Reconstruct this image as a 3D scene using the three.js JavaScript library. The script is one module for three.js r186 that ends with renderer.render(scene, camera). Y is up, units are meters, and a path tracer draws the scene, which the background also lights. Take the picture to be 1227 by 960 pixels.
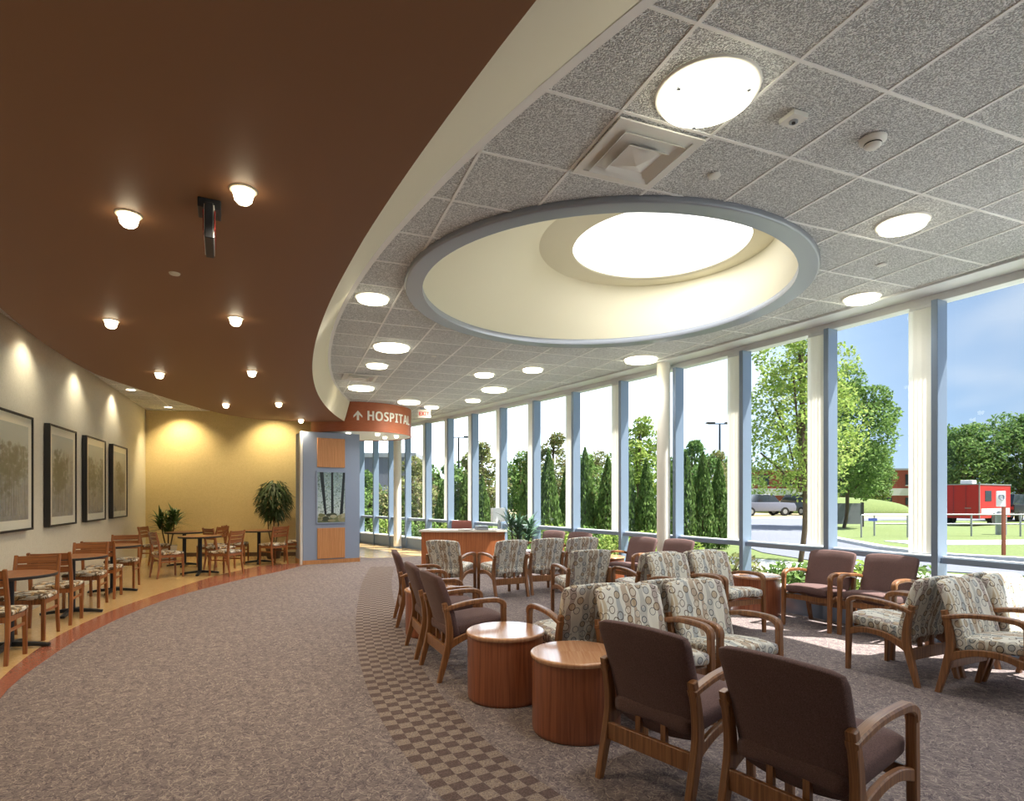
import * as THREE from 'three';
import { RoundedBoxGeometry } from 'three/addons/geometries/RoundedBoxGeometry.js';
import { mergeGeometries, mergeVertices, toCreasedNormals } from 'three/addons/utils/BufferGeometryUtils.js';
import { FontLoader } from 'three/addons/loaders/FontLoader.js';
import { TextGeometry } from 'three/addons/geometries/TextGeometry.js';
import { RectAreaLightUniformsLib } from 'three/addons/lights/RectAreaLightUniformsLib.js';

// ---------------------------------------------------------------- camera, sky, sun, exposure
const scene = new THREE.Scene();
const EYE = 1.52, CEIL = 3.68, SOFFIT = 3.22;
const camera = new THREE.PerspectiveCamera(2 * Math.atan(480 / 700) * 180 / Math.PI, 1227 / 960, 0.05, 2000);
camera.position.set(0, EYE, 0);
camera.lookAt(0, EYE, -10);
camera.setViewOffset(1227, 960, 0, -115, 1227, 960);   // rising front of a view camera
const renderer = new THREE.WebGLRenderer({ antialias: true });
renderer.toneMapping = THREE.LinearToneMapping;
renderer.toneMappingExposure = 2.45;
renderer.shadowMap.enabled = true;
RectAreaLightUniformsLib.init();

let seed = 12345;
const rnd = () => { seed = (seed + 0x6d2b79f5) | 0; let t = Math.imul(seed ^ (seed >>> 15), 1 | seed); t = (t + Math.imul(t ^ (t >>> 7), 61 | t)) ^ t; return ((t ^ (t >>> 14)) >>> 0) / 4294967296; };
const rr = (a, b) => a + (b - a) * rnd();
const { clamp, lerp, smoothstep } = THREE.MathUtils;

// tileable value noise
function makeNoise(n, s) {
  let q = s; const r = () => { q = (q * 1664525 + 1013904223) >>> 0; return q / 4294967296; };
  const g = new Float32Array(n * n).map(r);
  return (x, y) => {
    const X = Math.floor(x), Y = Math.floor(y), u = x - X, v = y - Y, a = u * u * (3 - 2 * u), b = v * v * (3 - 2 * v);
    const at = (i, j) => g[(((j % n) + n) % n) * n + (((i % n) + n) % n)];
    return lerp(lerp(at(X, Y), at(X + 1, Y), a), lerp(at(X, Y + 1), at(X + 1, Y + 1), a), b);
  };
}
const nz64 = makeNoise(64, 7), nz256 = makeNoise(256, 99), nz16 = makeNoise(16, 31);

{ // sky: hazy summer air, thin white cloud towards the far left, clear blue to the right
  const W = 1024, H = 512, SKY = 0.46, data = new Float32Array(W * H * 4);
  for (let j = 0; j < H; j++) for (let i = 0; i < W; i++) {
    const el = ((j + 0.5) / H - 0.5) * Math.PI, az = ((i + 0.5) / W - 0.5) * 2 * Math.PI;
    const x = Math.cos(az) * Math.cos(el), y = Math.sin(el), z = Math.sin(az) * Math.cos(el);
    const e = Math.max(0, y);
    const right = Math.atan2(x, -z);                                   // 0 straight ahead, + to the right
    const veil = 0.5 + 0.5 * Math.cos(right + 0.27);                      // thin high cloud lies ahead and to the left
    const veilK = clamp(Math.pow(veil, 17) * 1.1, 0, 1) * smoothstep(1 - e, 0.0, 0.7);
    const hz = Math.pow(1 - e, 3.2);
    let c = [lerp(0.12, 0.42, hz), lerp(0.27, 0.62, hz), lerp(0.58, 0.86, hz)];
    const k = 1 / (e + 0.16), px = x * k, pz = z * k;
    let n = 0, a = 0.5, f = 0.55; for (let o = 0; o < 5; o++) { n += a * nz64(px * f * 1.6 + 11.3, pz * f + 5.7 + px * 0.4 * f); a *= 0.5; f *= 2.03; }
    const cl = smoothstep(n, 0.40, 0.66) * 0.75;
    c = c.map((v, q) => lerp(v, [0.86, 0.88, 0.90][q], cl));
    c = c.map((v, q) => lerp(v, [3.8, 4.25, 4.8][q], veilK));
    if (y < 0) { const t = smoothstep(-y, 0, 0.06); c = c.map((v, q) => lerp(v, [0.20, 0.22, 0.17][q], t)); }
    const o = (j * W + i) * 4; data[o] = c[0] * SKY; data[o + 1] = c[1] * SKY; data[o + 2] = c[2] * SKY; data[o + 3] = 1;
  }
  const t = new THREE.DataTexture(data, W, H, THREE.RGBAFormat, THREE.FloatType);
  t.mapping = THREE.EquirectangularReflectionMapping; t.magFilter = t.minFilter = THREE.LinearFilter; t.needsUpdate = true;
  scene.background = t; scene.environment = t;
}
const sun = new THREE.DirectionalLight(new THREE.Color(1.0, 0.94, 0.86), 6.6);
sun.position.set(0.94, 1.50, -0.10).multiplyScalar(30); sun.target.position.set(2, 0, -8);
sun.castShadow = true; sun.shadow.mapSize.set(4096, 4096); sun.shadow.radius = 1.5;
Object.assign(sun.shadow.camera, { left: -40, right: 40, top: 40, bottom: -40, near: 1, far: 200 });
scene.add(sun, sun.target);
const SKYLIGHT_NITS = 1.1, LAMP_BIG = 4.2, LAMP_SMALL = 2.4, DOWN_CD = 3.6, WASH_CD = 1.3, WASH_BACK_CD = 6;   // strengths of the lamps built below
// ---------------------------------------------------------------- helpers
const names = {};
const numbered = (n) => { const k = names[n] = (names[n] ?? -1) + 1; return k ? n + '_' + String(k).padStart(3, '0') : n; };
function mesh(name, geo, mat, parent) { const m = new THREE.Mesh(geo, mat); m.name = name; m.castShadow = m.receiveShadow = true; parent.add(m); return m; }
function tag(o, label, category, group, kind) { o.userData.label = label; if (category) o.userData.category = category; if (group) o.userData.group = group; if (kind) o.userData.kind = kind; return o; }
function thing(name, label, category, x = 0, d = 0, y = 0, turn = 0, group) { const o = new THREE.Group(); o.name = numbered(name); o.position.set(x, y, -d); o.rotation.y = turn; scene.add(o); return tag(o, label, category, group); }
function struct(name, label) { const o = new THREE.Group(); o.name = name; scene.add(o); o.userData.kind = 'structure'; o.userData.label = label; return o; }
function copyOf(o, label, x, d, turn, group, y = 0) { const c = o.clone(); c.name = numbered(o.name.replace(/_\d{3}$/, '')); scene.add(c); c.position.set(x, y, -d); c.rotation.y = turn; c.userData.label = label; if (group) c.userData.group = group; return c; }
const facing = (fx, fd) => Math.atan2(fx, -fd);     // turn that points a thing's front (+z) along the plan direction
const box = (w, h, d, x = 0, y = 0, z = 0) => new THREE.BoxGeometry(w, h, d).translate(x, y, z);
const rbox = (w, h, d, r, x = 0, y = 0, z = 0, s = 2) => new RoundedBoxGeometry(w, h, d, s, r).translate(x, y, z);
const cyl = (r0, r1, h, x = 0, y = 0, z = 0, s = 24) => new THREE.CylinderGeometry(r1, r0, h, s).translate(x, y + h / 2, z);
const lathe = (pts, s = 40) => new THREE.LatheGeometry(pts.map(([r, y]) => new THREE.Vector2(r, y)), s);
function clean(g) { g = g.index ? g.toNonIndexed() : g; for (const k of Object.keys(g.attributes)) if (!['position', 'normal', 'uv'].includes(k)) g.deleteAttribute(k); if (!g.attributes.uv) g.setAttribute('uv', new THREE.BufferAttribute(new Float32Array(g.attributes.position.count * 2), 2)); return g; }
const merge = (...gs) => mergeGeometries(gs.flat().map(clean));
// texture coordinates in metres from each face's main direction; grain 'y' runs the texture's v along the longest reach
function boxUV(g, ou = 0, ov = 0, swap = false) {
  g = clean(g); const p = g.attributes.position, uv = g.attributes.uv, a = new THREE.Vector3(), b = new THREE.Vector3(), c = new THREE.Vector3(), n = new THREE.Vector3();
  for (let i = 0; i < p.count; i += 3) {
    a.fromBufferAttribute(p, i); b.fromBufferAttribute(p, i + 1); c.fromBufferAttribute(p, i + 2);
    n.crossVectors(b.clone().sub(a), c.clone().sub(a)); const x = Math.abs(n.x), y = Math.abs(n.y), z = Math.abs(n.z);
    [a, b, c].forEach((v, k) => { let u, w; if (y >= x && y >= z) { u = v.x; w = v.z; } else if (x >= z) { u = v.z; w = v.y; } else { u = v.x; w = v.y; } if (swap) [u, w] = [w, u]; uv.setXY(i + k, u + ou, w + ov); });
  }
  return g;
}
// soft cushion: rounded box, bent by fn, smooth normals
function cushion(w, h, d, r, fn, seg = 4) {
  let g = new RoundedBoxGeometry(w, h, d, seg, r); g.deleteAttribute('uv'); g.deleteAttribute('normal'); g = mergeVertices(g, 1e-4);
  // extra cuts so that large faces can bend
  const p = g.attributes.position, v = new THREE.Vector3();
  if (fn) for (let i = 0; i < p.count; i++) { v.fromBufferAttribute(p, i); fn(v); p.setXYZ(i, v.x, v.y, v.z); }
  g.computeVertexNormals(); return boxUV(g);
}
// rounded slab with many cuts along its faces (for curved backs and domed seats)
function softSlab(w, h, d, r, fn, nx = 10, ny = 8) {
  let g = new THREE.BoxGeometry(w, h, d, nx, ny, 4); g.deleteAttribute('uv'); g.deleteAttribute('normal'); g = mergeVertices(g, 1e-5);
  const p = g.attributes.position, v = new THREE.Vector3(), q = new THREE.Vector3(), hx = w / 2 - r, hy = h / 2 - r, hz = Math.max(0, d / 2 - r);
  for (let i = 0; i < p.count; i++) {
    v.fromBufferAttribute(p, i);
    q.set(clamp(v.x, -hx, hx), clamp(v.y, -hy, hy), clamp(v.z, -hz, hz)); v.sub(q); const rz = Math.min(r, d / 2);
    const l = Math.hypot(v.x / r, v.y / r, v.z / rz); if (l > 1e-6) { const m = Math.max(Math.abs(v.x) / r, Math.abs(v.y) / r, Math.abs(v.z) / rz); v.multiplyScalar(m / l); } v.add(q);
    if (fn) fn(v); p.setXYZ(i, v.x, v.y, v.z);
  }
  g.computeVertexNormals(); return boxUV(g);
}
// band of varying width along points [z, y, width] in the side plane, t thick across x
function band(pts, t, x = 0, bevel = 0.005, n = 14) {
  const c = new THREE.CatmullRomCurve3(pts.map(([z, y, w]) => new THREE.Vector3(z, y, w)), false, 'centripetal'), L = [], R = [];
  for (let i = 0; i <= n; i++) { const p = c.getPoint(i / n), q = c.getTangent(i / n), l = Math.hypot(q.x, q.y) || 1, k = p.z / 2 - bevel; L.push(new THREE.Vector2(p.x - q.y / l * k, p.y + q.x / l * k)); R.push(new THREE.Vector2(p.x + q.y / l * k, p.y - q.x / l * k)); }
  const g = new THREE.ExtrudeGeometry(new THREE.Shape([...R, ...L.reverse()]), { depth: t - 2 * bevel, bevelEnabled: true, bevelThickness: bevel, bevelSize: bevel, bevelSegments: 1 });
  g.translate(0, 0, -t / 2 + bevel).applyMatrix4(new THREE.Matrix4().set(0, 0, -1, 0, 0, 1, 0, 0, 1, 0, 0, 0, 0, 0, 0, 1)).translate(x, 0, 0);
  return boxUV(toCreasedNormals(g, 0.7));
}
// plan polygon [[x, depth], ...] raised from y0 to y1
function plan(pts, y0, y1, holes = []) {
  const s = new THREE.Shape(pts.map(([x, d]) => new THREE.Vector2(x, d)));
  for (const h of holes) s.holes.push(new THREE.Path(h.map(([x, d]) => new THREE.Vector2(x, d))));
  return boxUV(new THREE.ExtrudeGeometry(s, { depth: y1 - y0, bevelEnabled: false }).rotateX(-Math.PI / 2).translate(0, y0, 0));
}
// bar along a plan polyline: cross-section from offset o0 to o1 (to the right-hand normal given by nrm) and y0 to y1
function grid(rows) { // rows of equal-length arrays of Vector3 -> smooth surface
  const m = rows.length, n = rows[0].length, pos = [], uv = [], idx = [];
  rows.forEach((r, i) => r.forEach((v, j) => { pos.push(v.x, v.y, v.z); uv.push(j / (n - 1), i / (m - 1)); }));
  for (let i = 0; i < m - 1; i++) for (let j = 0; j < n - 1; j++) { const a = i * n + j, b = a + 1, c = a + n, e = c + 1; idx.push(a, c, b, b, c, e); }
  const g = new THREE.BufferGeometry(); g.setAttribute('position', new THREE.Float32BufferAttribute(pos, 3)); g.setAttribute('uv', new THREE.Float32BufferAttribute(uv, 2)); g.setIndex(idx); g.computeVertexNormals(); return g;
}
const V3 = (x, y, d) => new THREE.Vector3(x, y, -d);
function tube(pts, r, seg = 16, rad = 8) { return new THREE.TubeGeometry(new THREE.CatmullRomCurve3(pts), seg, r, rad); }
// piecewise cubic through [d, x] pairs
function curve1(tab) {
  return (d) => {
    const n = tab.length; let i = 0; while (i < n - 2 && d > tab[i + 1][0]) i++;
    const [d0, x0] = tab[i], [d1, x1] = tab[i + 1], sl = (k) => k <= 0 ? (tab[1][1] - tab[0][1]) / (tab[1][0] - tab[0][0]) : k >= n - 1 ? (tab[n - 1][1] - tab[n - 2][1]) / (tab[n - 1][0] - tab[n - 2][0]) : (tab[k + 1][1] - tab[k - 1][1]) / (tab[k + 1][0] - tab[k - 1][0]);
    const h = d1 - d0, t = (d - d0) / h, t2 = t * t, t3 = t2 * t; if (t > 1) return x1 + sl(i + 1) * (d - d1); if (t < 0) return x0 + sl(i) * (d - d0);
    return (2 * t3 - 3 * t2 + 1) * x0 + (t3 - 2 * t2 + t) * h * sl(i) + (-2 * t3 + 3 * t2) * x1 + (t3 - t2) * h * sl(i + 1);
  };
}
// ---------------------------------------------------------------- textures and materials
function canvasTex(w, h, draw, metres, srgb = true, my) {
  const c = document.createElement('canvas'); c.width = w; c.height = h; const x = c.getContext('2d'); draw(x, w, h);
  const t = new THREE.CanvasTexture(c); t.wrapS = t.wrapT = THREE.RepeatWrapping; if (srgb) t.colorSpace = THREE.SRGBColorSpace; if (metres) t.repeat.set(1 / metres, 1 / (my ?? metres)); return t;
}
function pixelTex(w, h, fn, metres, srgb = true, my) {
  const d = new Uint8Array(w * h * 4);
  for (let j = 0; j < h; j++) for (let i = 0; i < w; i++) { const c = fn(i / w, j / h), o = (j * w + i) * 4; d[o] = clamp(c[0], 0, 255); d[o + 1] = clamp(c[1], 0, 255); d[o + 2] = clamp(c[2], 0, 255); d[o + 3] = 255; }
  const t = new THREE.DataTexture(d, w, h); t.wrapS = t.wrapT = THREE.RepeatWrapping; t.magFilter = t.minFilter = THREE.LinearFilter; if (srgb) t.colorSpace = THREE.SRGBColorSpace; if (metres) t.repeat.set(1 / metres, 1 / (my ?? metres)); t.needsUpdate = true; return t;
}
const std = (o) => new THREE.MeshStandardMaterial({ side: THREE.DoubleSide, roughness: 0.7, ...o });
const phy = (o) => new THREE.MeshPhysicalMaterial({ side: THREE.DoubleSide, roughness: 0.5, ...o });
const lin = (r, g, b) => new THREE.Color().setRGB(r, g, b);
const M = {};
const woodTex = (a, b, m, my) => pixelTex(512, 512, (u, v) => {
  const warp = nz16(u * 16, v * 4) * 0.9, n = nz64(u * 64 + warp * 2, v * 4) * 0.55 + nz256(u * 256, v * 16) * 0.45, t = clamp(n * 1.25 - 0.12 + 0.16 * Math.sin((u * 9 + warp) * 6.283), 0, 1);
  return [lerp(a[0], b[0], t), lerp(a[1], b[1], t), lerp(a[2], b[2], t)];
}, m, true, my);
M.wood = phy({ map: woodTex([112, 72, 42], [160, 110, 68], 0.5, 1.2), roughness: 0.38, clearcoat: 0.3, clearcoatRoughness: 0.25 });        // chair frames
M.dineWood = phy({ map: woodTex([118, 68, 34], [170, 108, 58], 0.5, 1.2), roughness: 0.38, clearcoat: 0.25, clearcoatRoughness: 0.25 });
M.cherry = phy({ map: woodTex([122, 66, 40], [160, 94, 60], 0.6, 1.6), roughness: 0.34, clearcoat: 0.35, clearcoatRoughness: 0.2 });
M.tableTop = phy({ map: woodTex([188, 134, 98], [212, 164, 126], 0.6, 1.6), roughness: 0.22, clearcoat: 0.5, clearcoatRoughness: 0.1 });
M.paleWood = phy({ map: woodTex([178, 120, 74], [206, 150, 100], 0.5, 1.4), roughness: 0.4 });
M.deskTop = phy({ color: lin(0.72, 0.66, 0.58), roughness: 0.3 });
M.darkEdge = std({ color: lin(0.02, 0.02, 0.022), roughness: 0.5 });
M.blackMetal = std({ color: lin(0.02, 0.023, 0.03), roughness: 0.4, metalness: 0.3 });
const weave = pixelTex(256, 256, (u, v) => { const n = 90 + 90 * nz256(u * 256, v * 256) + 50 * (Math.sin(u * 6.283 * 64) * Math.sin(v * 6.283 * 64)); return [n, n, n]; }, 0.16, false);
M.brownFabric = phy({ map: pixelTex(256, 256, (u, v) => { const n = nz256(u * 256, v * 256) * 0.5 + nz64(u * 64, v * 64) * 0.2 + 0.55; return [112 * n, 86 * n, 84 * n]; }, 0.2), roughness: 0.95, bumpMap: weave, bumpScale: 0.0008, sheen: 0.4, sheenColor: lin(0.5, 0.4, 0.4), sheenRoughness: 0.6 });
function ringFabric(x, w) {
  x.fillStyle = '#e6e4dc'; x.fillRect(0, 0, w, w); let q = 5; const r = () => { q = (q * 1664525 + 1013904223) >>> 0; return q / 4294967296; };
  const cols = ['#8f6c50', '#a3a2a0', '#dad8d0', '#86706e', '#b0986e', '#e0ded6', '#848e98', '#97765a'];
  for (let k = 0; k < 8; k++) { // wavy upright stripes
    x.fillStyle = cols[k]; x.globalAlpha = 0.5;
    for (const o of [-w, 0, w]) { x.beginPath(); for (let y = 0; y <= w; y += 8) { const sx = k * 128 + 18 * Math.sin(y / w * 6.283 * 2 + k * 1.7) + o; y ? x.lineTo(sx, y) : x.moveTo(sx, y); } for (let y = w; y >= 0; y -= 8) x.lineTo(k * 128 + 74 + 30 * Math.sin(k) + 16 * Math.sin(y / w * 6.283 * 3 + k * 2.3) + o, y); x.fill(); }
  }
  x.globalAlpha = 1;
  const ring = (cx, cy, rad, col, lw, fill) => { for (const ox of [-w, 0, w]) for (const oy of [-w, 0, w]) { x.beginPath(); x.ellipse(cx + ox, cy + oy, rad * 0.9, rad, 0.3, 0, 6.3); if (fill) { x.fillStyle = fill; x.globalAlpha = 0.6; x.fill(); x.globalAlpha = 1; } x.strokeStyle = col; x.lineWidth = lw; x.stroke(); } };
  for (let k = 0; k < 8; k++) for (let j = 0; j < 7; j++) if (r() < 0.85) ring(k * 128 + 40 + (r() - 0.5) * 50, j * 146 + (k % 2) * 70 + (r() - 0.5) * 40, 40 + r() * 16, ['#3d4654', '#5a4330', '#6d7076', '#4a3f3a'][Math.floor(r() * 4)], 7 + r() * 5, r() < 0.5 ? ['#e6e0d2', '#b39a78', '#a9afb4'][Math.floor(r() * 3)] : null);
  for (let k = 0; k < 50; k++) ring(r() * w, r() * w, 8 + r() * 9, ['#3d4654', '#6b5138', '#efe9dc'][Math.floor(r() * 3)], 4, '#ddd6c6');
}
const ringTex = canvasTex(1024, 1024, ringFabric, 0.52);
M.ringFabric = phy({ map: ringTex, roughness: 0.9, bumpMap: weave, bumpScale: 0.0005, sheen: 0.2, sheenColor: lin(0.5, 0.5, 0.5) });
M.diningSeatPrint = phy({ map: canvasTex(1024, 1024, (x, w) => { // earthy leaf print of the dining seats
  x.fillStyle = '#8d7558'; x.fillRect(0, 0, w, w); let q = 41; const r = () => { q = (q * 1664525 + 1013904223) >>> 0; return q / 4294967296; };
  for (let k = 0; k < 260; k++) { const cx = r() * w, cy = r() * w, a = r() * 3.14, l = 40 + r() * 90, t = 14 + r() * 34; x.fillStyle = ['#d8d2c4', '#5d4a38', '#a98a5e', '#c9c2b4', '#6f6252', '#7c8288'][Math.floor(r() * 6)]; for (const ox of [-w, 0, w]) for (const oy of [-w, 0, w]) { x.beginPath(); x.ellipse(cx + ox, cy + oy, l, t, a, 0, 6.3); x.fill(); } } }, 0.5), roughness: 0.9 });
// carpet
function carpetDraw(base, dark, light) { return (x, w) => {
  x.fillStyle = base; x.fillRect(0, 0, w, w); let q = 77; const r = () => { q = (q * 1664525 + 1013904223) >>> 0; return q / 4294967296; };
  for (let k = 0; k < 6500; k++) { const cx = r() * w, cy = r() * w, a = r() * 6.3, l = 8 + r() * 16, b = (r() - 0.5) * 34; x.strokeStyle = r() < 0.52 ? light : dark; x.globalAlpha = 0.35 + r() * 0.5; x.lineWidth = 2.5 + r() * 2.5; for (const ox of [-w, 0, w]) for (const oy of [-w, 0, w]) { if (cx + ox < -40 || cx + ox > w + 40 || cy + oy < -40 || cy + oy > w + 40) continue; x.beginPath(); x.moveTo(cx + ox - Math.cos(a) * l, cy + oy - Math.sin(a) * l); x.quadraticCurveTo(cx + ox - Math.sin(a) * b, cy + oy + Math.cos(a) * b, cx + ox + Math.cos(a) * l, cy + oy + Math.sin(a) * l); x.stroke(); } }
  x.globalAlpha = 1;
}; }
const pile = pixelTex(512, 512, (u, v) => { const n = 255 * (0.6 * nz256(u * 256, v * 256) + 0.4 * nz64(u * 64, v * 64)); return [n, n, n]; }, 0.6, false);
M.carpet = std({ map: canvasTex(1024, 1024, carpetDraw('#7a6e6e', '#564b52', '#a89b92'), 1.35), roughness: 1, bumpMap: pile, bumpScale: 0.004 });
M.check = std({ map: canvasTex(512, 512, (x, w) => { let q = 3; const r = () => { q = (q * 1664525 + 1013904223) >>> 0; return q / 4294967296; };
  for (let i = 0; i < 4; i++) for (let j = 0; j < 4; j++) { const d = (i + j) % 2; x.fillStyle = d ? '#5a4a49' : '#877a74'; x.fillRect(i * 128, j * 128, 128, 128); for (let k = 0; k < 220; k++) { x.fillStyle = d ? (r() < 0.5 ? '#6a5854' : '#4e3f3d') : (r() < 0.5 ? '#97877a' : '#6f605a'); x.fillRect(i * 128 + r() * 118, j * 128 + r() * 118, 4 + r() * 8, 4 + r() * 8); } } }, 0.17 * 2), roughness: 1, bumpMap: pile, bumpScale: 0.003 });
const speck = (a, b, n1, n2, s = 1) => (u, v) => { const t = clamp((nz256(u * 256, v * 256) * n1 + nz64(u * 64, v * 64) * n2) / (n1 + n2) * s, 0, 1); return [lerp(a[0], b[0], t), lerp(a[1], b[1], t), lerp(a[2], b[2], t)]; };
M.tile = phy({ map: pixelTex(512, 512, speck([196, 158, 104], [226, 194, 142], 1, 0.7), 1.2), roughness: 0.2, clearcoat: 0.3, clearcoatRoughness: 0.12 });
M.redTile = phy({ map: pixelTex(512, 512, speck([140, 82, 66], [178, 116, 96], 1, 0.7), 0.8), roughness: 0.22, clearcoat: 0.3, clearcoatRoughness: 0.12 });
M.wall = std({ map: pixelTex(512, 512, (u, v) => { const t = nz256(u * 256, v * 256) * 0.5 + nz64(u * 64, v * 64) * 0.35 + nz16(u * 16, v * 16) * 0.15; return [lerp(206, 230, t), lerp(203, 227, t), lerp(188, 214, t)]; }, 0.9), roughness: 0.85, bumpMap: pile, bumpScale: 0.0015 });
M.goldWall = std({ map: pixelTex(512, 512, (u, v) => { const t = nz256(u * 256, v * 256) * 0.5 + nz64(u * 64, v * 64) * 0.35 + nz16(u * 16, v * 16) * 0.15; return [lerp(196, 222, t), lerp(178, 204, t), lerp(130, 158, t)]; }, 0.9), roughness: 0.85, bumpMap: pile, bumpScale: 0.0015 });
M.plain = std({ color: lin(0.62, 0.6, 0.54), roughness: 0.9 });
M.soffit = std({ color: lin(0.225, 0.108, 0.052), roughness: 0.55 });
M.fascia = std({ color: lin(0.62, 0.56, 0.44), roughness: 0.7 });
M.drum = std({ map: pixelTex(256, 256, speck([158, 86, 56], [182, 108, 74], 1, 1), 0.8), roughness: 0.5 });
M.white = std({ color: lin(0.78, 0.78, 0.76), roughness: 0.6 });
M.letter = std({ color: lin(0.85, 0.84, 0.8), roughness: 0.5 });
const actTex = pixelTex(1024, 1024, (u, v) => { const n = nz256(u * 256, v * 256), m = nz256(v * 256 + 40, u * 128), q = nz64(u * 64, v * 64); const t = clamp((n * 0.55 + m * 0.45 - 0.36) * 3.2, 0, 1) * 0.85 + q * 0.15; return [lerp(172, 250, t), lerp(175, 252, t), lerp(179, 254, t)]; }, 1.15);
const actBump = pixelTex(1024, 1024, (u, v) => { const n = nz256(u * 256, v * 256), m = nz256(v * 256 + 40, u * 128); const t = 255 * clamp((n * 0.55 + m * 0.45 - 0.36) * 3.2, 0, 1); return [t, t, t]; }, 1.15, false);
M.act = std({ map: actTex, roughness: 1, bumpMap: actBump, bumpScale: 0.006 });
M.tee = std({ color: lin(0.88, 0.89, 0.9), roughness: 0.5 });
M.dark = std({ color: lin(0.03, 0.03, 0.03), roughness: 0.9 });
M.ring = std({ color: lin(0.30, 0.33, 0.39), roughness: 0.35, metalness: 0.3 });
M.well = std({ color: lin(0.78, 0.74, 0.58), roughness: 0.8 });
M.alu = phy({ color: lin(0.23, 0.30, 0.41), roughness: 0.36, metalness: 0.4 });
M.aluWhite = std({ color: lin(0.72, 0.75, 0.78), roughness: 0.4 });
M.glass = phy({ color: lin(0.95, 0.975, 0.97), transmission: 1, roughness: 0, thickness: 0, ior: 1.5, specularIntensity: 0.4 });
M.vane = phy({ color: lin(0.9, 0.88, 0.83), transmission: 0.55, roughness: 1, thickness: 0 });
M.column = std({ color: lin(0.78, 0.76, 0.70), roughness: 0.6 });
M.kiosk = std({ color: lin(0.27, 0.33, 0.46), roughness: 0.55 });
M.lens = std({ color: lin(0.9, 0.9, 0.85), emissive: lin(1, 0.92, 0.66), emissiveIntensity: 3.2, roughness: 0.4 });
M.warmLens = std({ color: lin(0.9, 0.9, 0.85), emissive: lin(1, 0.86, 0.58), emissiveIntensity: 4, roughness: 0.4 });
M.skyLens = std({ color: lin(0.9, 0.9, 0.9), emissive: lin(1, 1, 0.98), emissiveIntensity: 0.7, roughness: 0.6 });
M.pot = std({ color: lin(0.66, 0.64, 0.6), roughness: 0.5 });
M.brownPot = std({ color: lin(0.09, 0.05, 0.03), roughness: 0.6 });
M.soil = std({ color: lin(0.04, 0.03, 0.02), roughness: 1 });
M.bark = std({ map: pixelTex(128, 128, speck([70, 58, 46], [112, 96, 80], 1, 1), 0.5), roughness: 1 });
const leafMat = (r, g, b) => phy({ color: lin(r, g, b), roughness: 0.95, transmission: 0.35, thickness: 0, specularIntensity: 0.3 });
M.plantLeaf = std({ color: lin(0.055, 0.12, 0.03), roughness: 0.5 });
M.ficusLeaf = std({ color: lin(0.04, 0.08, 0.025), roughness: 0.5 });
M.palmLeaf = std({ color: lin(0.10, 0.2, 0.12), roughness: 0.45 });
// ---------------------------------------------------------------- plan of the room (x, depth)
const winX = (d) => -0.0145806 * d * d - 0.34691409 * d + 6.83723589;           // ceiling edge along the windows
const winN = (d) => { const s = -0.0291612 * d - 0.34691409, l = Math.hypot(1, s); return [1 / l, -s / l]; };
const winAt = (d, off) => { const n = winN(d); return [winX(d) + n[0] * off, d + n[1] * off]; };
const MULLIONS = [-2.98, -1.81, -0.66, 0.48, 1.62, 2.73, 3.84, 4.93, 6.01, 7.06, 8.14, 9.21, 10.27, 11.37, 12.42, 13.42, 14.38, 15.28, 16.16, 17.03, 17.79, 18.53, 19.24, 19.97, 20.7, 21.42, 22.13];
const fasciaTop = curve1([[-3.5, 6.9], [-2.2, 5.4], [-0.7, 3.75], [1, 2.0], [2, 1.061], [2.5, 0.630], [3, 0.231], [3.5, -0.138], [4, -0.480], [5, -1.092], [6, -1.622], [7, -2.081], [8, -2.480], [9, -2.824], [10, -3.115], [11, -3.353], [12, -3.532], [12.6, -3.609], [13.23, -3.662], [13.3, -3.668], [13.8, -4.3], [14.4, -4.62], [15, -4.7], [23, -8.5]]);
const fasciaLow = curve1([[-3.5, 4.9], [-2.2, 3.55], [-0.7, 2.1], [1, 0.74], [2, 0.084], [2.5, -0.220], [3, -0.511], [3.5, -0.788], [4, -1.052], [5, -1.543], [6, -1.986], [7, -2.382], [8, -2.732], [9, -3.037], [10, -3.296], [11, -3.506], [12, -3.668], [12.6, -3.740], [13.23, -3.794]]);
const soffitLeft = curve1([[-3.5, 2.0], [0, -0.7], [2, -2.4], [3.5, -3.55], [4.6, -4.25], [5.48, -4.72], [6.5, -5.2], [7.99, -5.75], [8.78, -5.87], [10.04, -5.96], [11.5, -6.0], [12.4, -5.85], [12.93, -5.52], [13.3, -4.75], [14, -4.55], [15, -4.45]]);
const tileEdge = curve1([[-3.5, 2.6], [0, -0.4], [2, -2.1], [3.5, -3.35], [4.84, -4.24], [6.15, -4.86], [7, -5.13], [8.12, -5.38], [9.33, -5.51], [10.86, -5.64], [12.09, -5.59], [12.8, -5.4], [13.3, -4.9]]);
const carpetEdge = curve1([[-3.5, 3.1], [0, 0.1], [2, -1.65], [3, -2.75], [4.38, -3.84], [5.54, -4.38], [6.33, -4.65], [7.44, -4.93], [8.65, -5.1], [9.76, -5.07], [10.97, -4.91], [11.96, -4.7], [12.82, -4.61], [13.3, -4.6]]);
const leftWall = (d) => -3.273 - 0.4044 * d;
const backWall = (x) => 14.68 + (x + 9.21) * 0.07;
const sample = (f, a, b, n) => Array.from({ length: n + 1 }, (_, i) => { const d = a + (b - a) * i / n; return [f(d), d]; });
const glassLine = (off, a = -3.5, b = 22.6, n = 60) => Array.from({ length: n + 1 }, (_, i) => winAt(a + (b - a) * i / n, off));

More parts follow.
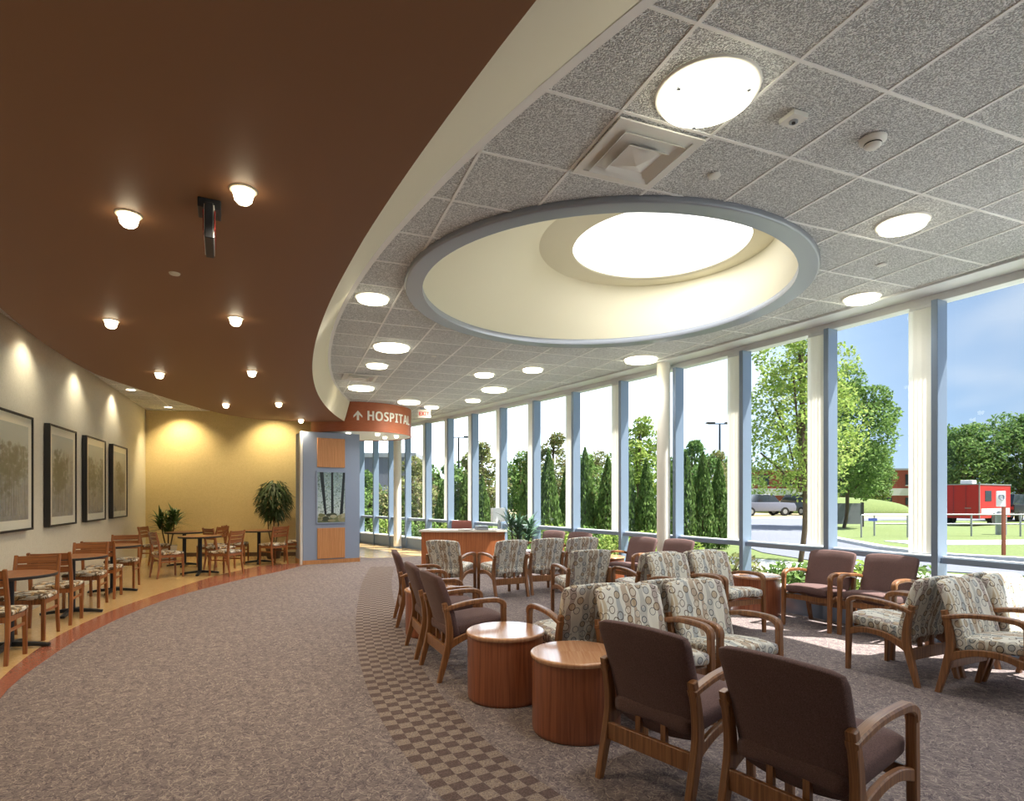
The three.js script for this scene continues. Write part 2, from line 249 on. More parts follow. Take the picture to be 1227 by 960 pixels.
{ // floor
  const floor = struct('floor', 'patterned carpet with a checked band, tiled dining strip and red border');
  const foot = [[leftWall(-3.5), -3.5], [leftWall(14.68), 14.68], [-4.6, 15.0], [-8.7, 23], ...glassLine(0.5, -3.5, 22.8).reverse()];
  mesh('carpet', plan(foot, -0.2, 0), M.carpet, floor);
  mesh('tile_strip', plan([...sample(tileEdge, -3.5, 13.3, 60), [-4.65, 15.0], [-9.2, 14.66], [leftWall(-3.5) + 0.01, -3.5]], -0.02, 0.003), M.tile, floor);
  mesh('red_border', plan([...sample(tileEdge, -3.5, 13.3, 60), ...sample(carpetEdge, -3.5, 13.3, 60).reverse()], -0.02, 0.0045), M.redTile, floor);
  mesh('hall_tile', plan([[-4.65, 14.95], [-3.4, 14.4], [-1.9, 15.0], [-1.35, 14.9], ...glassLine(0.2, 14.9, 22.6, 20), [-8.6, 22.9]], -0.02, 0.003), M.tile, floor);
  const L = curve1([[-3, 4.0], [-1, 2.7], [0, 1.95], [1, 1.15], [2, 0.33], [2.94, -0.35], [3.24, -0.53], [3.69, -0.76], [4.29, -1.02], [5.19, -1.34], [6.58, -1.76], [8, -2.12], [10.1, -2.6], [12, -2.95], [13, -3.1]]);
  const rows = [[], []], W = 0.51, uv = []; let s = 0, prev;
  for (let i = 0; i <= 160; i++) { const d = -2 + 14.6 * i / 160, x = L(d), sl = (L(d + 0.02) - L(d - 0.02)) / 0.04, l = Math.hypot(1, sl); if (prev) s += Math.hypot(x - prev[0], d - prev[1]); prev = [x, d]; rows[0].push(V3(x, 0.002, d)); rows[1].push(V3(x + W / l, 0.002, d - sl * W / l)); uv.push(s); }
  const g = grid(rows), a = g.attributes.uv; for (let i = 0; i <= 160; i++) { a.setXY(i, uv[i], 0); a.setXY(161 + i, uv[i], W); }
  mesh('checked_carpet_band', g, M.check, floor);
}
{ // walls
  const quad = (x0, d0, x1, d1, th) => { const l = Math.hypot(x1 - x0, d1 - d0), nx = -(d1 - d0) / l * th, nd = (x1 - x0) / l * th; return [[x0, d0], [x1, d1], [x1 + nx, d1 + nd], [x0 + nx, d0 + nd]]; };
  const planWall = (name, label, q, mat, y0 = -0.2, y1 = 4.0) => { const w = struct(name, label); // wall texture in metres along the run
    mesh('wall_face', plan(q, y0, y1), mat, w); return w; };
  planWall('wall_left', 'long cream textured wall hung with four framed prints', quad(leftWall(-3.7), -3.7, leftWall(14.68), 14.68, 0.2), M.wall);
  planWall('wall_back', 'golden yellow wallcovered wall behind the dining corner', quad(-9.4, backWall(-9.4), -4.6, 15.0, 0.2), M.goldWall);
  planWall('wall_hall', 'plain pale wall of the hallway beyond the display pillar', quad(-4.6, 15.0, -8.9, 23.3, -0.2), M.plain);
  planWall('wall_hall_end', 'plain pale end wall of the hallway', quad(-9.4, 22.9, -7.6, 23.6, 0.2), M.plain);
  planWall('wall_rear', 'plain pale wall at the rear of the lounge', quad(8.9, -3.5, -2.1, -3.5, -0.2), M.plain);
  const bb = struct('baseboard_back', 'dark brown baseboard along the golden wall');
  mesh('baseboard_strip', plan(quad(-9.1, backWall(-9.1) - 0.02, -4.62, 14.97, 0.018), 0, 0.1), M.brownPot, bb);
  const bl = struct('baseboard_left', 'pale baseboard along the cream wall');
  mesh('baseboard_strip', plan(quad(leftWall(-3.4) + 0.015, -3.4, leftWall(14.6) + 0.015, 14.6, 0.015), 0, 0.09), M.wall, bl);
}
// ---------------------------------------------------------------- ceiling: slab, tiles and tee grid
const OC = { x: 0.96, d: 6.27, r: 2.08 };
{
  const ceiling = struct('ceiling', 'grey mottled acoustic tile ceiling with white grid');
  const circle = Array.from({ length: 64 }, (_, i) => [OC.x + 2.12 * Math.cos(i / 64 * 2 * Math.PI), OC.d + 2.12 * Math.sin(i / 64 * 2 * Math.PI)]);
  mesh('slab', plan([[-3.5, -4], [-10.2, 15.2], [-10.2, 24.5], [-8.5, 24.5], ...glassLine(0.75, -4, 23.5).reverse()], 3.74, 4.0, [circle]), M.plain, ceiling);
  const yaw = -0.3708873, ca = Math.cos(yaw), sa = Math.sin(yaw), TI = 0.6204, TJ = 0.6512;
  const gp = (i, j) => { const a = 1.13957 + i * TI, b = 1.53049 + j * TJ; return [a * ca + b * sa, -a * sa + b * ca]; };
  const gRight = [([x, d]) => (x - fasciaTop(d)) * 0.9 - 0.0, ([x, d]) => (winX(d) - x) * 0.85, ([x, d]) => Math.hypot(x - OC.x, d - OC.d) - 2.0, ([, d]) => d + 3.45, ([, d]) => 22.8 - d];
  const gLeft = [([x, d]) => soffitLeft(d) + 0.35 - x, ([x, d]) => (x - leftWall(d)) * 0.92 - 0.03, ([x, d]) => backWall(x) - d, ([, d]) => d - 2.0];
  function clip(poly, g) {
    const dense = []; poly.forEach((p, i) => { const q = poly[(i + 1) % poly.length], n = Math.max(1, Math.ceil(Math.hypot(q[0] - p[0], q[1] - p[1]) / 0.06)); for (let k = 0; k < n; k++) dense.push([lerp(p[0], q[0], k / n), lerp(p[1], q[1], k / n)]); });
    const val = dense.map(g); if (val.every((v) => v >= 0)) return poly; if (val.every((v) => v < 0)) return null;
    const n = dense.length, start = val.findIndex((v, i) => v >= 0 && val[(i + n - 1) % n] < 0), out = [];
    const cross = (a, b) => { let lo = a, hi = b; for (let k = 0; k < 24; k++) { const m = [(lo[0] + hi[0]) / 2, (lo[1] + hi[1]) / 2]; g(m) >= 0 ? lo = m : hi = m; } return lo; };
    const push = (p) => { const q = out[out.length - 1]; if (!q || Math.hypot(p[0] - q[0], p[1] - q[1]) > 1e-3) out.push(p); };
    let first = cross(dense[start], dense[(start + n - 1) % n]), last = null; push(first);
    for (let k = 0; k < n; k++) { const i = (start + k) % n; if (val[i] >= 0) { if (last) { const e = cross(dense[i], dense[(i + n - 1) % n]); arc(last, e); last = null; } push(dense[i]); } else if (k && val[(i + n - 1) % n] >= 0) { last = cross(dense[(i + n - 1) % n], dense[i]); push(last); } }
    function arc(a, b) { for (let k = 1; k < 8; k++) { let p = [lerp(a[0], b[0], k / 8), lerp(a[1], b[1], k / 8)]; for (let s = 0; s < 4; s++) { const v = g(p), gx = (g([p[0] + 1e-3, p[1]]) - v) / 1e-3, gd = (g([p[0], p[1] + 1e-3]) - v) / 1e-3, q = gx * gx + gd * gd || 1; p = [p[0] - v * gx / q, p[1] - v * gd / q]; } push(p); } push(b); }
    if (last) arc(last, first);
    if (out.length > 1 && Math.hypot(out[0][0] - out[out.length - 1][0], out[0][1] - out[out.length - 1][1]) < 1e-3) out.pop();
    // drop points that lie on a straight run
    return out.filter((p, i) => { const a = out[(i + out.length - 1) % out.length], b = out[(i + 1) % out.length]; return Math.abs((b[0] - a[0]) * (p[1] - a[1]) - (b[1] - a[1]) * (p[0] - a[0])) > 2e-6; });
  }
  const area = (p) => Math.abs(p.reduce((s, a, i) => { const b = p[(i + 1) % p.length]; return s + a[0] * b[1] - a[1] * b[0]; }, 0)) / 2;
  const tileBox = [0, 1, 2, 3].map((k) => boxUV(new THREE.BoxGeometry(TI - 0.016, 0.02, TJ - 0.016), k * 0.37, k * 0.53));
  const TY = CEIL + 0.005, rest = [];
  for (const gs of [gRight, gLeft]) for (let i = -24; i < 18; i++) for (let j = -12; j < 34; j++) {
    const m = 0.008, c = gp(i + 0.5, j + 0.5);
    if (gs === gRight && c[1] > 14 && c[0] < -6.5) continue;
    const corner = (a, b) => { const p = gp(i + a, j + b), vx = a ? -m : m, vy = b ? -m : m; return [p[0] + vx * ca + vy * sa, p[1] - vx * sa + vy * ca]; };
    const full = [corner(0, 0), corner(1, 0), corner(1, 1), corner(0, 1)]; let poly = full;
    if (gs === gLeft && c[0] > fasciaTop(c[1]) - 0.2) continue;
    for (const g of gs) { poly = poly && clip(poly, g); } if (!poly || poly.length < 3 || area(poly) < 0.004) continue;
    if (c[1] < 1.6 || c[1] > 17.5) { rest.push(plan(poly, TY, TY + 0.02)); continue; }
    if (poly === full) { const t = mesh('ceiling_tile', tileBox[(i * 7 + j * 3 + 400) % 4], M.act, ceiling); t.position.set(c[0], TY + 0.01, -c[1]); t.rotation.y = Math.atan2(-sa, ca); }
    else mesh('ceiling_tile', plan(poly, TY, TY + 0.02), M.act, ceiling);
  }
  const r = mesh('far_ceiling_tiles', merge(rest), M.act, ceiling); r.userData.kind = 'stuff';
  // tees
  const bars = [];
  const line = (at, gs, len) => { let a = null; for (let k = 0; k <= len; k++) { const p = at(k), ok = gs.every((g) => g(p) > 0.005); if (ok && a === null) a = k; if ((!ok || k === len) && a !== null) { if (k - a > 1) bars.push([at(a), at(k - 1)]); a = null; } } };
  for (const gs of [gRight, gLeft]) { for (let i = -24; i <= 18; i++) line((k) => gp(i, -12 + k * 0.05), gs, 920); for (let j = -12; j <= 34; j++) line((k) => gp(-24 + k * 0.05, j), gs, 840); }
  const unit = new THREE.BoxGeometry(1, 1, 1);
  for (const [a, b] of bars) { const l = Math.hypot(b[0] - a[0], b[1] - a[1]), x = (a[0] + b[0]) / 2, d = (a[1] + b[1]) / 2; if (l < 0.1 || x > 9 || (x < -6.5 && d > 15)) continue; const t = mesh('grid_tee', unit, M.tee, ceiling); t.position.set(x, CEIL + 0.006, -d); t.rotation.y = Math.atan2(b[1] - a[1], b[0] - a[0]); t.scale.set(l, 0.012, 0.02); }
}
{ // brown dropped ceiling, its slanted cream edge
  const s = struct('soffit', 'low brown painted ceiling curving over the walkway');
  mesh('brown_ceiling', plan([...sample(fasciaLow, -3.4, 13.22, 80), ...sample(soffitLeft, -3.4, 13.3, 80).reverse()], SOFFIT, SOFFIT + 0.02), M.soffit, s);
  const e = struct('trim_1', 'curved cream edge between brown ceiling and tile ceiling');
  const rows = [0, 1, 2, 3, 4].map((k) => Array.from({ length: 121 }, (_, i) => { const d = -3.45 + 16.68 * i / 120; return V3(lerp(fasciaLow(d), fasciaTop(d), k / 4), lerp(SOFFIT, CEIL + 0.02, k / 4), d); }));
  mesh('fascia_face', grid(rows), M.fascia, e);
  const lip = [0, 1].map((k) => Array.from({ length: 121 }, (_, i) => { const d = -3.45 + 16.68 * i / 120; return V3(fasciaTop(d) - 0.035 + 0.068 * k, CEIL - 0.006, d); }));
  mesh('white_edge_angle', grid(lip), M.tee, e);
  const b = [0, 1].map((k) => Array.from({ length: 81 }, (_, i) => { const d = -3.4 + 16.7 * i / 80; return V3(soffitLeft(d), SOFFIT + (CEIL + 0.03 - SOFFIT) * k, d); }));
  mesh('rear_edge_face', grid(b), M.soffit, s);
  mesh('end_face', grid([[V3(-3.79, SOFFIT, 13.22), V3(-4.75, SOFFIT, 13.3)], [V3(-3.66, CEIL, 13.23), V3(-4.75, CEIL, 13.3)]]), M.soffit, s);
}
{ // window trim band at the ceiling
  const t = struct('trim_2', 'white trim band above the windows');
  mesh('ceiling_band', plan([...glassLine(-0.02, -3.5, 22.8), ...glassLine(0.5, -3.5, 22.8).reverse()], CEIL - 0.02, CEIL + 0.08), M.aluWhite, t);
  mesh('fascia_above_glass', plan([...glassLine(0.3, -3.5, 22.8), ...glassLine(0.46, -3.5, 22.8).reverse()], CEIL - 0.1, CEIL - 0.02), M.aluWhite, t);
}
{ // window wall
  const H0 = 0.33, RAIL = 0.85, TOP = CEIL - 0.1;
  const mull = boxUV(rbox(0.065, TOP - 0.0, 0.19, 0.006, 0, TOP / 2, -0.075));
  for (let k = 0; k < MULLIONS.length - 1; k++) {
    const a = winAt(MULLIONS[k], 0.38), b = winAt(MULLIONS[k + 1], 0.38), l = Math.hypot(b[0] - a[0], b[1] - a[1]);
    const w = struct('window_' + (k + 1), 'tall clear window bay with blue-grey aluminium frame, low rail and dark curb'); w.position.set(a[0], 0, -a[1]); w.rotation.y = Math.atan2(b[1] - a[1], b[0] - a[0]);
    mesh('mullion', mull, M.alu, w);
    mesh('rail', box(l - 0.06, 0.06, 0.13, l / 2, RAIL, -0.045), M.alu, w);
    mesh('rail_cap', box(l - 0.06, 0.012, 0.10, l / 2, RAIL + 0.036, -0.03), M.aluWhite, w);
    mesh('curb', box(l, H0 - 0.03, 0.24, l / 2, (H0 - 0.03) / 2, -0.02), M.alu, w);
    mesh('sill', box(l, 0.03, 0.26, l / 2, H0 - 0.015, -0.02), M.aluWhite, w);
    const p1 = mesh('upper_pane', new THREE.PlaneGeometry(l - 0.06, TOP - RAIL - 0.03).translate(l / 2, (TOP + RAIL + 0.03) / 2, 0), M.glass, w);
    const p2 = mesh('lower_pane', new THREE.PlaneGeometry(l - 0.06, RAIL - 0.03 - H0).translate(l / 2, (RAIL - 0.03 + H0) / 2, 0), M.glass, w);
    p1.castShadow = p2.castShadow = false;
    if (k >= 4 && k <= 18 && k !== 11) { // drawn-back vertical blind on the far side of each mullion
      const v = []; for (let q = 0; q < 5; q++) v.push(new THREE.PlaneGeometry(0.089, TOP - RAIL - 0.09).rotateY(q % 2 ? 0.5 : 0.35).translate(0.075 + q * 0.044, (TOP + RAIL + 0.03) / 2, -0.075));
      const g = thing('vertical_blind', 'white vertical blind drawn to the side of its window bay', 'blind', a[0], a[1], 0, w.rotation.y, 'drawn-back vertical blinds along the window wall');
      mesh('vanes', merge(v), M.vane, g); mesh('head_rail', box(0.26, 0.03, 0.05, 0.15, TOP - 0.025, -0.075), M.aluWhite, g);
    }
  }
  for (const [x, d, r, label] of [[2.44, 9.41, 0.105, 'cream round column standing against the window wall behind brown armchairs'], [-3.37, 17.2, 0.115, 'white round column at the bright hallway beyond the display pillar']]) {
    const c = thing('round_column', label, 'column', x, d); mesh('shaft', cyl(r, r, CEIL - 0.02, 0, 0, 0, 32), M.column, c); mesh('base_ring', cyl(r + 0.012, r + 0.012, 0.06, 0, 0, 0, 32), M.alu, c);
  }
}
{ // skylight: ring, slanting well, collar, glowing lens
  const s = thing('skylight', 'large round skylight with slanting cream well and grey metal ring', 'skylight', OC.x, OC.d, 0);
  const N = 96, T = { x: 1.676 - OC.x, d: 6.895 - OC.d, r: 1.355, y: 4.49 }, Lz = { x: 1.775 - OC.x, d: 7.024 - OC.d, r: 1.041, y: 4.55 };
  const circ = (cx, cd, r, y) => Array.from({ length: N + 1 }, (_, i) => V3(cx + r * Math.cos(i / N * 2 * Math.PI), y, cd + r * Math.sin(i / N * 2 * Math.PI)));
  mesh('trim_ring', lathe([[1.90, CEIL - 0.035], [2.06, CEIL - 0.045], [2.08, CEIL - 0.03], [2.08, CEIL + 0.05], [1.94, CEIL + 0.05], [1.90, CEIL + 0.03], [1.90, CEIL - 0.035]], N), M.ring, s);
  mesh('light_well', grid([0, 1, 2, 3, 4, 5, 6].map((k) => circ(T.x * k / 6, T.d * k / 6, lerp(1.93, T.r, k / 6), lerp(CEIL + 0.03, T.y, k / 6)))), M.well, s);
  mesh('collar', grid([circ(T.x, T.d, T.r, T.y), circ(Lz.x, Lz.d, Lz.r, T.y + 0.02), circ(Lz.x, Lz.d, Lz.r, Lz.y)]), M.well, s);
  mesh('lens', new THREE.CircleGeometry(Lz.r + 0.01, 64).rotateX(Math.PI / 2).translate(Lz.x, Lz.y - 0.005, -Lz.d), M.skyLens, s);
  mesh('roof_curb', cyl(2.75, 2.75, 0.03, 0.35, 4.75, -0.3, 48), M.dark, s);
  mesh('curb_wall', new THREE.CylinderGeometry(2.75, 2.75, 0.9, 48, 1, true).translate(0.35, 4.33, -0.3), M.dark, s);
  const a = new THREE.RectAreaLight(new THREE.Color(1, 0.99, 0.95), SKYLIGHT_NITS, 1.5, 1.5); a.position.set(Lz.x, Lz.y - 0.03, -Lz.d); a.rotation.x = -Math.PI / 2; s.add(a);
}
{ // red-brown drum with lettering, over the display pillar
  const cx = -3.72, cd = 14.5, R = 1.2, y0 = 3.02;
  const s = thing('drum_sign', 'curved terracotta drum sign lettered HOSPITAL with an up arrow', 'sign', cx, cd);
  mesh('drum_band', new THREE.CylinderGeometry(R, R, CEIL - y0, 96, 1, true).translate(0, (CEIL + y0) / 2, 0), M.drum, s);
  mesh('underside', new THREE.CircleGeometry(R - 0.002, 64).rotateX(Math.PI / 2).translate(0, y0 + 0.004, 0), M.white, s);
  mesh('bottom_lip', new THREE.TorusGeometry(R, 0.012, 8, 96).rotateX(Math.PI / 2).translate(0, y0, 0), M.drum, s);
  const font = await new FontLoader().loadAsync('fonts/droid/droid_sans_bold.typeface.json');
  const place = (g, name, phi, y) => { const m = mesh(name, g, M.letter, s); m.position.set(Math.sin(phi) * (R + 0.002), y, Math.cos(phi) * (R + 0.002)); m.rotation.y = phi; return m; };
  const word = 'HOSPITAL', hgt = 0.215, adv = [], gs = [];
  for (const ch of word) { const g = new TextGeometry(ch, { font, size: hgt, depth: 0.012, curveSegments: 6 }); g.computeBoundingBox(); const b = g.boundingBox; g.translate(-(b.min.x + b.max.x) / 2, 0, 0); adv.push(b.max.x - b.min.x); gs.push(g); }
  const gap = 0.03, total = adv.reduce((p, q) => p + q, 0) + gap * 7; let u = 0; const phi0 = 20 / 57.3, span = 62 / 57.3 * R, k = span / total;
  gs.forEach((g, i) => { g.scale(Math.min(1, k), 1, 1); place(g, 'letter', phi0 + (u + adv[i] / 2) * k / R, 3.265); u += adv[i] + gap; });
  const sh = new THREE.Shape([[0, 0.22], [0.1, 0.1], [0.1, 0.055], [0.025, 0.125], [0.025, 0], [-0.025, 0], [-0.025, 0.125], [-0.1, 0.055], [-0.1, 0.1]].map(([a, b]) => new THREE.Vector2(a, b)));
  place(new THREE.ExtrudeGeometry(sh, { depth: 0.012, bevelEnabled: false }), 'arrow', 10 / 57.3, 3.26);
}
{ // display pillar
  const x0 = -4.64, d0 = 12.98, x1 = -3.56, d1 = 13.64, w = Math.hypot(x1 - x0, d1 - d0), H = 2.97;
  const k = thing('display_pillar', 'blue-grey pillar with two wood panels and a forest picture between them', 'pillar', x0, d0, 0, Math.atan2(d1 - d0, x1 - x0));
  // local +z points away from the room's depth: towards the viewer
  mesh('body', boxUV(box(w, H, 0.8, w / 2, H / 2, -0.4)), M.kiosk, k);
  mesh('plinth', boxUV(box(w + 0.02, 0.09, 0.82, w / 2, 0.045, -0.4)), M.paleWood, k);
  mesh('edge_strip', box(0.05, H, 0.12, -0.03, H / 2, -0.08), M.white, k);
  const pw = 0.62, px = w / 2 - 0.02;
  mesh('wood_panel', boxUV(rbox(pw, 0.66, 0.03, 0.006, px, 2.51, 0.012)), M.paleWood, k);
  mesh('wood_panel', boxUV(rbox(pw, 0.69, 0.03, 0.006, px, 0.46, 0.012)), M.paleWood, k);
  const art = canvasTex(512, 900, (x, W, Hh) => {
    const gr = x.createLinearGradient(0, 0, 0, Hh); gr.addColorStop(0, '#7d949a'); gr.addColorStop(0.5, '#aabfc6'); gr.addColorStop(0.8, '#c4d2d6'); gr.addColorStop(1, '#55603f'); x.fillStyle = gr; x.fillRect(0, 0, W, Hh);
    let q = 9; const r = () => { q = (q * 1664525 + 1013904223) >>> 0; return q / 4294967296; };
    for (let i = 0; i < 700; i++) { x.fillStyle = ['#5a7262', '#86a190', '#c0d0ca', '#44554f'][i % 4]; x.globalAlpha = 0.5; x.beginPath(); x.ellipse(r() * W, r() * Hh * 0.8, 4 + r() * 16, 3 + r() * 10, r() * 3, 0, 6.3); x.fill(); }
    x.globalAlpha = 1; x.fillStyle = '#1b2226';
    for (const [a, b, c, e] of [[40, 110, 130, 170], [250, 290, 250, 300], [470, 512, 410, 470]]) { x.beginPath(); x.moveTo(a, 0); x.lineTo(b, 0); x.quadraticCurveTo((b + e) / 2, 400, e, 760); x.lineTo(c, 760); x.quadraticCurveTo((a + c) / 2, 400, a, 0); x.fill(); }
    for (let i = 0; i < 26; i++) { x.fillStyle = ['#6e7350', '#8d8a6a', '#3c4430', '#a8a58c'][i % 4]; x.beginPath(); x.ellipse(r() * W, 760 + r() * 110, 30 + r() * 50, 18 + r() * 26, 0, 0, 6.3); x.fill(); }
  });
  const e = mesh('picture', new THREE.PlaneGeometry(pw, 1.14).translate(px, 1.5, 0.022), std({ map: art, roughness: 0.25 }), k);
  mesh('picture_frame', merge(box(pw + 0.05, 0.025, 0.03, px, 2.08, 0.015), box(pw + 0.05, 0.025, 0.03, px, 0.92, 0.015), box(0.025, 1.16, 0.03, px - pw / 2 - 0.012, 1.5, 0.015), box(0.025, 1.16, 0.03, px + pw / 2 + 0.012, 1.5, 0.015)), M.kiosk, k);
}
// ---------------------------------------------------------------- lights of the ceiling
function spot(parent, y, color, cd, angle, pen = 0.7, radius = 6, tx = 0, tz = 0) { const l = new THREE.SpotLight(color, cd, 0, angle, pen); l.position.set(0, y, 0); l.target.position.set(tx, y - 3, tz); l.castShadow = true; l.shadow.radius = radius; parent.add(l, l.target); return l; }
function ceilingLight(x, d, big, label) {
  const R = big ? 0.245 : 0.162, t = thing('round_ceiling_light', label, 'ceiling light', x, d, CEIL, 0, 'round ceiling lights');
  mesh('trim', lathe([[R + 0.03, 0.0], [R + 0.025, -0.012], [R, -0.014], [R, 0.0]], 48), M.white, t);
  mesh('lens', lathe([[0, -0.05], [R * 0.9, -0.048], [R * 0.985, -0.042], [R * 0.99, -0.014]], 48), M.lens, t);
  if (big) for (const a of [0.5, 2.6, 4.7]) mesh('clip', cyl(0.011, 0.011, 0.014, R * 0.86 * Math.cos(a), -0.062, R * 0.86 * Math.sin(a), 10), M.ring, t);
  spot(t, -0.075, new THREE.Color(1, 0.98, 0.94), big ? LAMP_BIG : LAMP_SMALL, 1.35, 0.8, R * 40);
}
for (const [x, d, big, label] of [[1.04, 3.12, 1, 'large round glass ceiling light beside the square air vent near the brown ceiling'], [3.08, 4.61, 0, 'small round ceiling light between the smoke detector and the windows'], [3.79, 6.33, 0, 'small round ceiling light close to the window trim beyond the tiny sprinkler cap'],
  [-1.51, 6.33, 0, 'small round ceiling light between the skylight ring and the cream fascia'], [-1.73, 8.4, 1, 'large round ceiling light beyond the skylight, near the curved fascia'], [-2.21, 9.57, 0, 'small round ceiling light just before the far square vent'], [-2.98, 11.54, 1, 'large round ceiling light right behind the far square vent'],
  [-2.34, 13.26, 1, 'large round ceiling light above the drum sign'], [-1.93, 14.0, 0, 'small round ceiling light above the exit sign'], [-0.49, 10.29, 0, 'small round ceiling light over the patterned chairs before the desk'], [-0.36, 11.72, 1, 'large round ceiling light above the reception desk'],
  [-0.87, 13.03, 0, 'small round ceiling light behind the reception desk near the windows'], [0.35, 9.88, 0, 'small round ceiling light just beyond the far edge of the skylight'], [2.02, 9.16, 1, 'large round ceiling light next to the window trim beyond the skylight'],
  [4.6, 1.6, 1, 'large round ceiling light over the near window seats'], [3.0, -0.6, 1, 'large round ceiling light at the rear of the lounge'], [6.0, -1.2, 1, 'large round ceiling light at the rear by the windows']]) ceilingLight(x, d, big, label);
for (const [x, d, label] of [[-2.31, 3.52, 'small glowing downlight left of the hanging black exit sign'], [-1.49, 3.24, 'small glowing downlight right of the hanging black exit sign'], [-3.87, 5.64, 'small glowing downlight in the second pair, towards the cream wall'], [-2.63, 5.56, 'small glowing downlight in the second pair, towards the fascia'],
  [-4.85, 8.04, 'small glowing downlight in the third pair, towards the cream wall'], [-3.53, 7.93, 'small glowing downlight in the third pair, towards the fascia'], [-5.25, 10.72, 'small glowing downlight in the fourth pair, towards the golden wall'], [-4.24, 10.62, 'small glowing downlight in the fourth pair, towards the display pillar'], [-4.67, 12.93, 'small glowing downlight right before the display pillar']]) {
  const t = thing('downlight', label, 'downlight', x, d, SOFFIT, 0, 'downlights in the brown ceiling');
  mesh('rim', lathe([[0.075, 0], [0.07, -0.008], [0.055, -0.006], [0.05, 0]], 28), M.fascia, t);
  mesh('bulb_cup', lathe([[0.052, 0.0], [0.055, -0.02], [0.045, -0.06], [0.03, -0.075], [0, -0.078]], 28), M.warmLens, t);
  spot(t, -0.085, new THREE.Color(1, 0.82, 0.56), DOWN_CD, 1.15, 0.7, 2);
}
for (const [x, d, tx, td, label] of [[-5.98, 7.7, -0.5, -0.2, 'wall washer light over the second framed print'], [-6.78, 9.65, -0.5, -0.2, 'wall washer light over the third framed print'], [-7.7, 11.8, -0.5, -0.2, 'wall washer light near the corner of the cream wall'], [-8.3, 14.1, 0, 0.6, 'wall washer light in the corner above the potted dracaena'], [-6.05, 14.15, 0, 0.6, 'wall washer light above the potted ficus'], [-5.0, 5.6, -0.5, -0.2, 'wall washer light over the first framed print']]) {
  const t = thing('wall_washer', label, 'ceiling light', x, d, CEIL, 0, 'wall washers along the dining strip');
  mesh('trim', lathe([[0.11, 0], [0.1, -0.01], [0.085, -0.008], [0.08, 0]], 28), M.white, t);
  mesh('lens', lathe([[0, -0.012], [0.075, -0.01], [0.08, -0.004]], 28), M.warmLens, t);
  spot(t, -0.03, new THREE.Color(1, d > 13 ? 0.80 : 0.86, d > 13 ? 0.46 : 0.62), d > 13 ? WASH_BACK_CD : WASH_CD, 1.0, 0.55, 2, tx * 2, -td * 2);
}
for (const [x, d, label] of [[-3.85, 13.75, 'round white downlight under the drum sign at its front'], [-3.2, 13.9, 'round white downlight under the drum sign below the lettering'], [-3.2, 14.7, 'round white downlight under the drum sign at its rear'], [-2.85, 14.4, 'round white downlight under the drum sign at its window side']]) {
  const t = thing('downlight', label, 'downlight', x, d, 3.022, 0, 'downlights under the drum sign');
  mesh('rim', lathe([[0.075, 0], [0.07, -0.008], [0.055, -0.006], [0.05, 0]], 28), M.white, t);
  mesh('bulb_cup', lathe([[0.052, 0.0], [0.055, -0.02], [0.045, -0.05], [0.03, -0.06], [0, -0.062]], 28), M.lens, t);
  spot(t, -0.075, new THREE.Color(1, 0.9, 0.72), DOWN_CD * 0.6, 1.15, 0.7, 2);
}
const GRID_TURN = 0.3708873;
// ---------------------------------------------------------------- small ceiling fittings
function vent(x, d, label) {
  const t = thing('air_vent', label, 'air vent', x, d, CEIL, Math.atan2(0.3624, 0.932), 'square air vents in the tile ceiling');
  const frame = (s, w, y) => merge(box(s, 0.01, w, 0, y, -s / 2 + w / 2), box(s, 0.01, w, 0, y, s / 2 - w / 2), box(w, 0.01, s - 2 * w, -s / 2 + w / 2, y, 0), box(w, 0.01, s - 2 * w, s / 2 - w / 2, y, 0));
  mesh('frame', frame(0.595, 0.05, -0.012), M.white, t);
  mesh('throat', box(0.5, 0.004, 0.5, 0, -0.004, 0), M.white, t); mesh('damper_slot', box(0.2, 0.003, 0.05, 0.02, -0.0075, -0.19), M.brownPot, t);
  for (const [s, y] of [[0.44, -0.036], [0.29, -0.052]]) { // sloping square louvres
    const h = s / 2, i = h - 0.03, q = (a, b) => V3(a, y, b), o = (a, b) => V3(a, y + 0.03, b);
    mesh('louvre', merge(...[0, 1, 2, 3].map((k) => grid([[q(-h, h), q(h, h)], [o(-i, i), o(i, i)]]).rotateY(k * Math.PI / 2))), M.white, t);
  }
  mesh('centre_pyramid', new THREE.ConeGeometry(0.17, 0.045, 4).rotateY(Math.PI / 4).rotateX(Math.PI).translate(0, -0.05, 0), M.white, t);
}
const gpt = (i, j) => { const a = 1.13957 + i * 0.6204, b = 1.53049 + j * 0.6512, c = Math.cos(-GRID_TURN), s = Math.sin(-GRID_TURN); return [a * c + b * s, -a * s + b * c]; };
{ const [x, d] = gpt(1.5, 2.5); vent(x, d, 'square white air vent touching the tile of the large round light'); }
vent(-2.75, 10.55, 'square white air vent on the tile ceiling close to the drum sign');
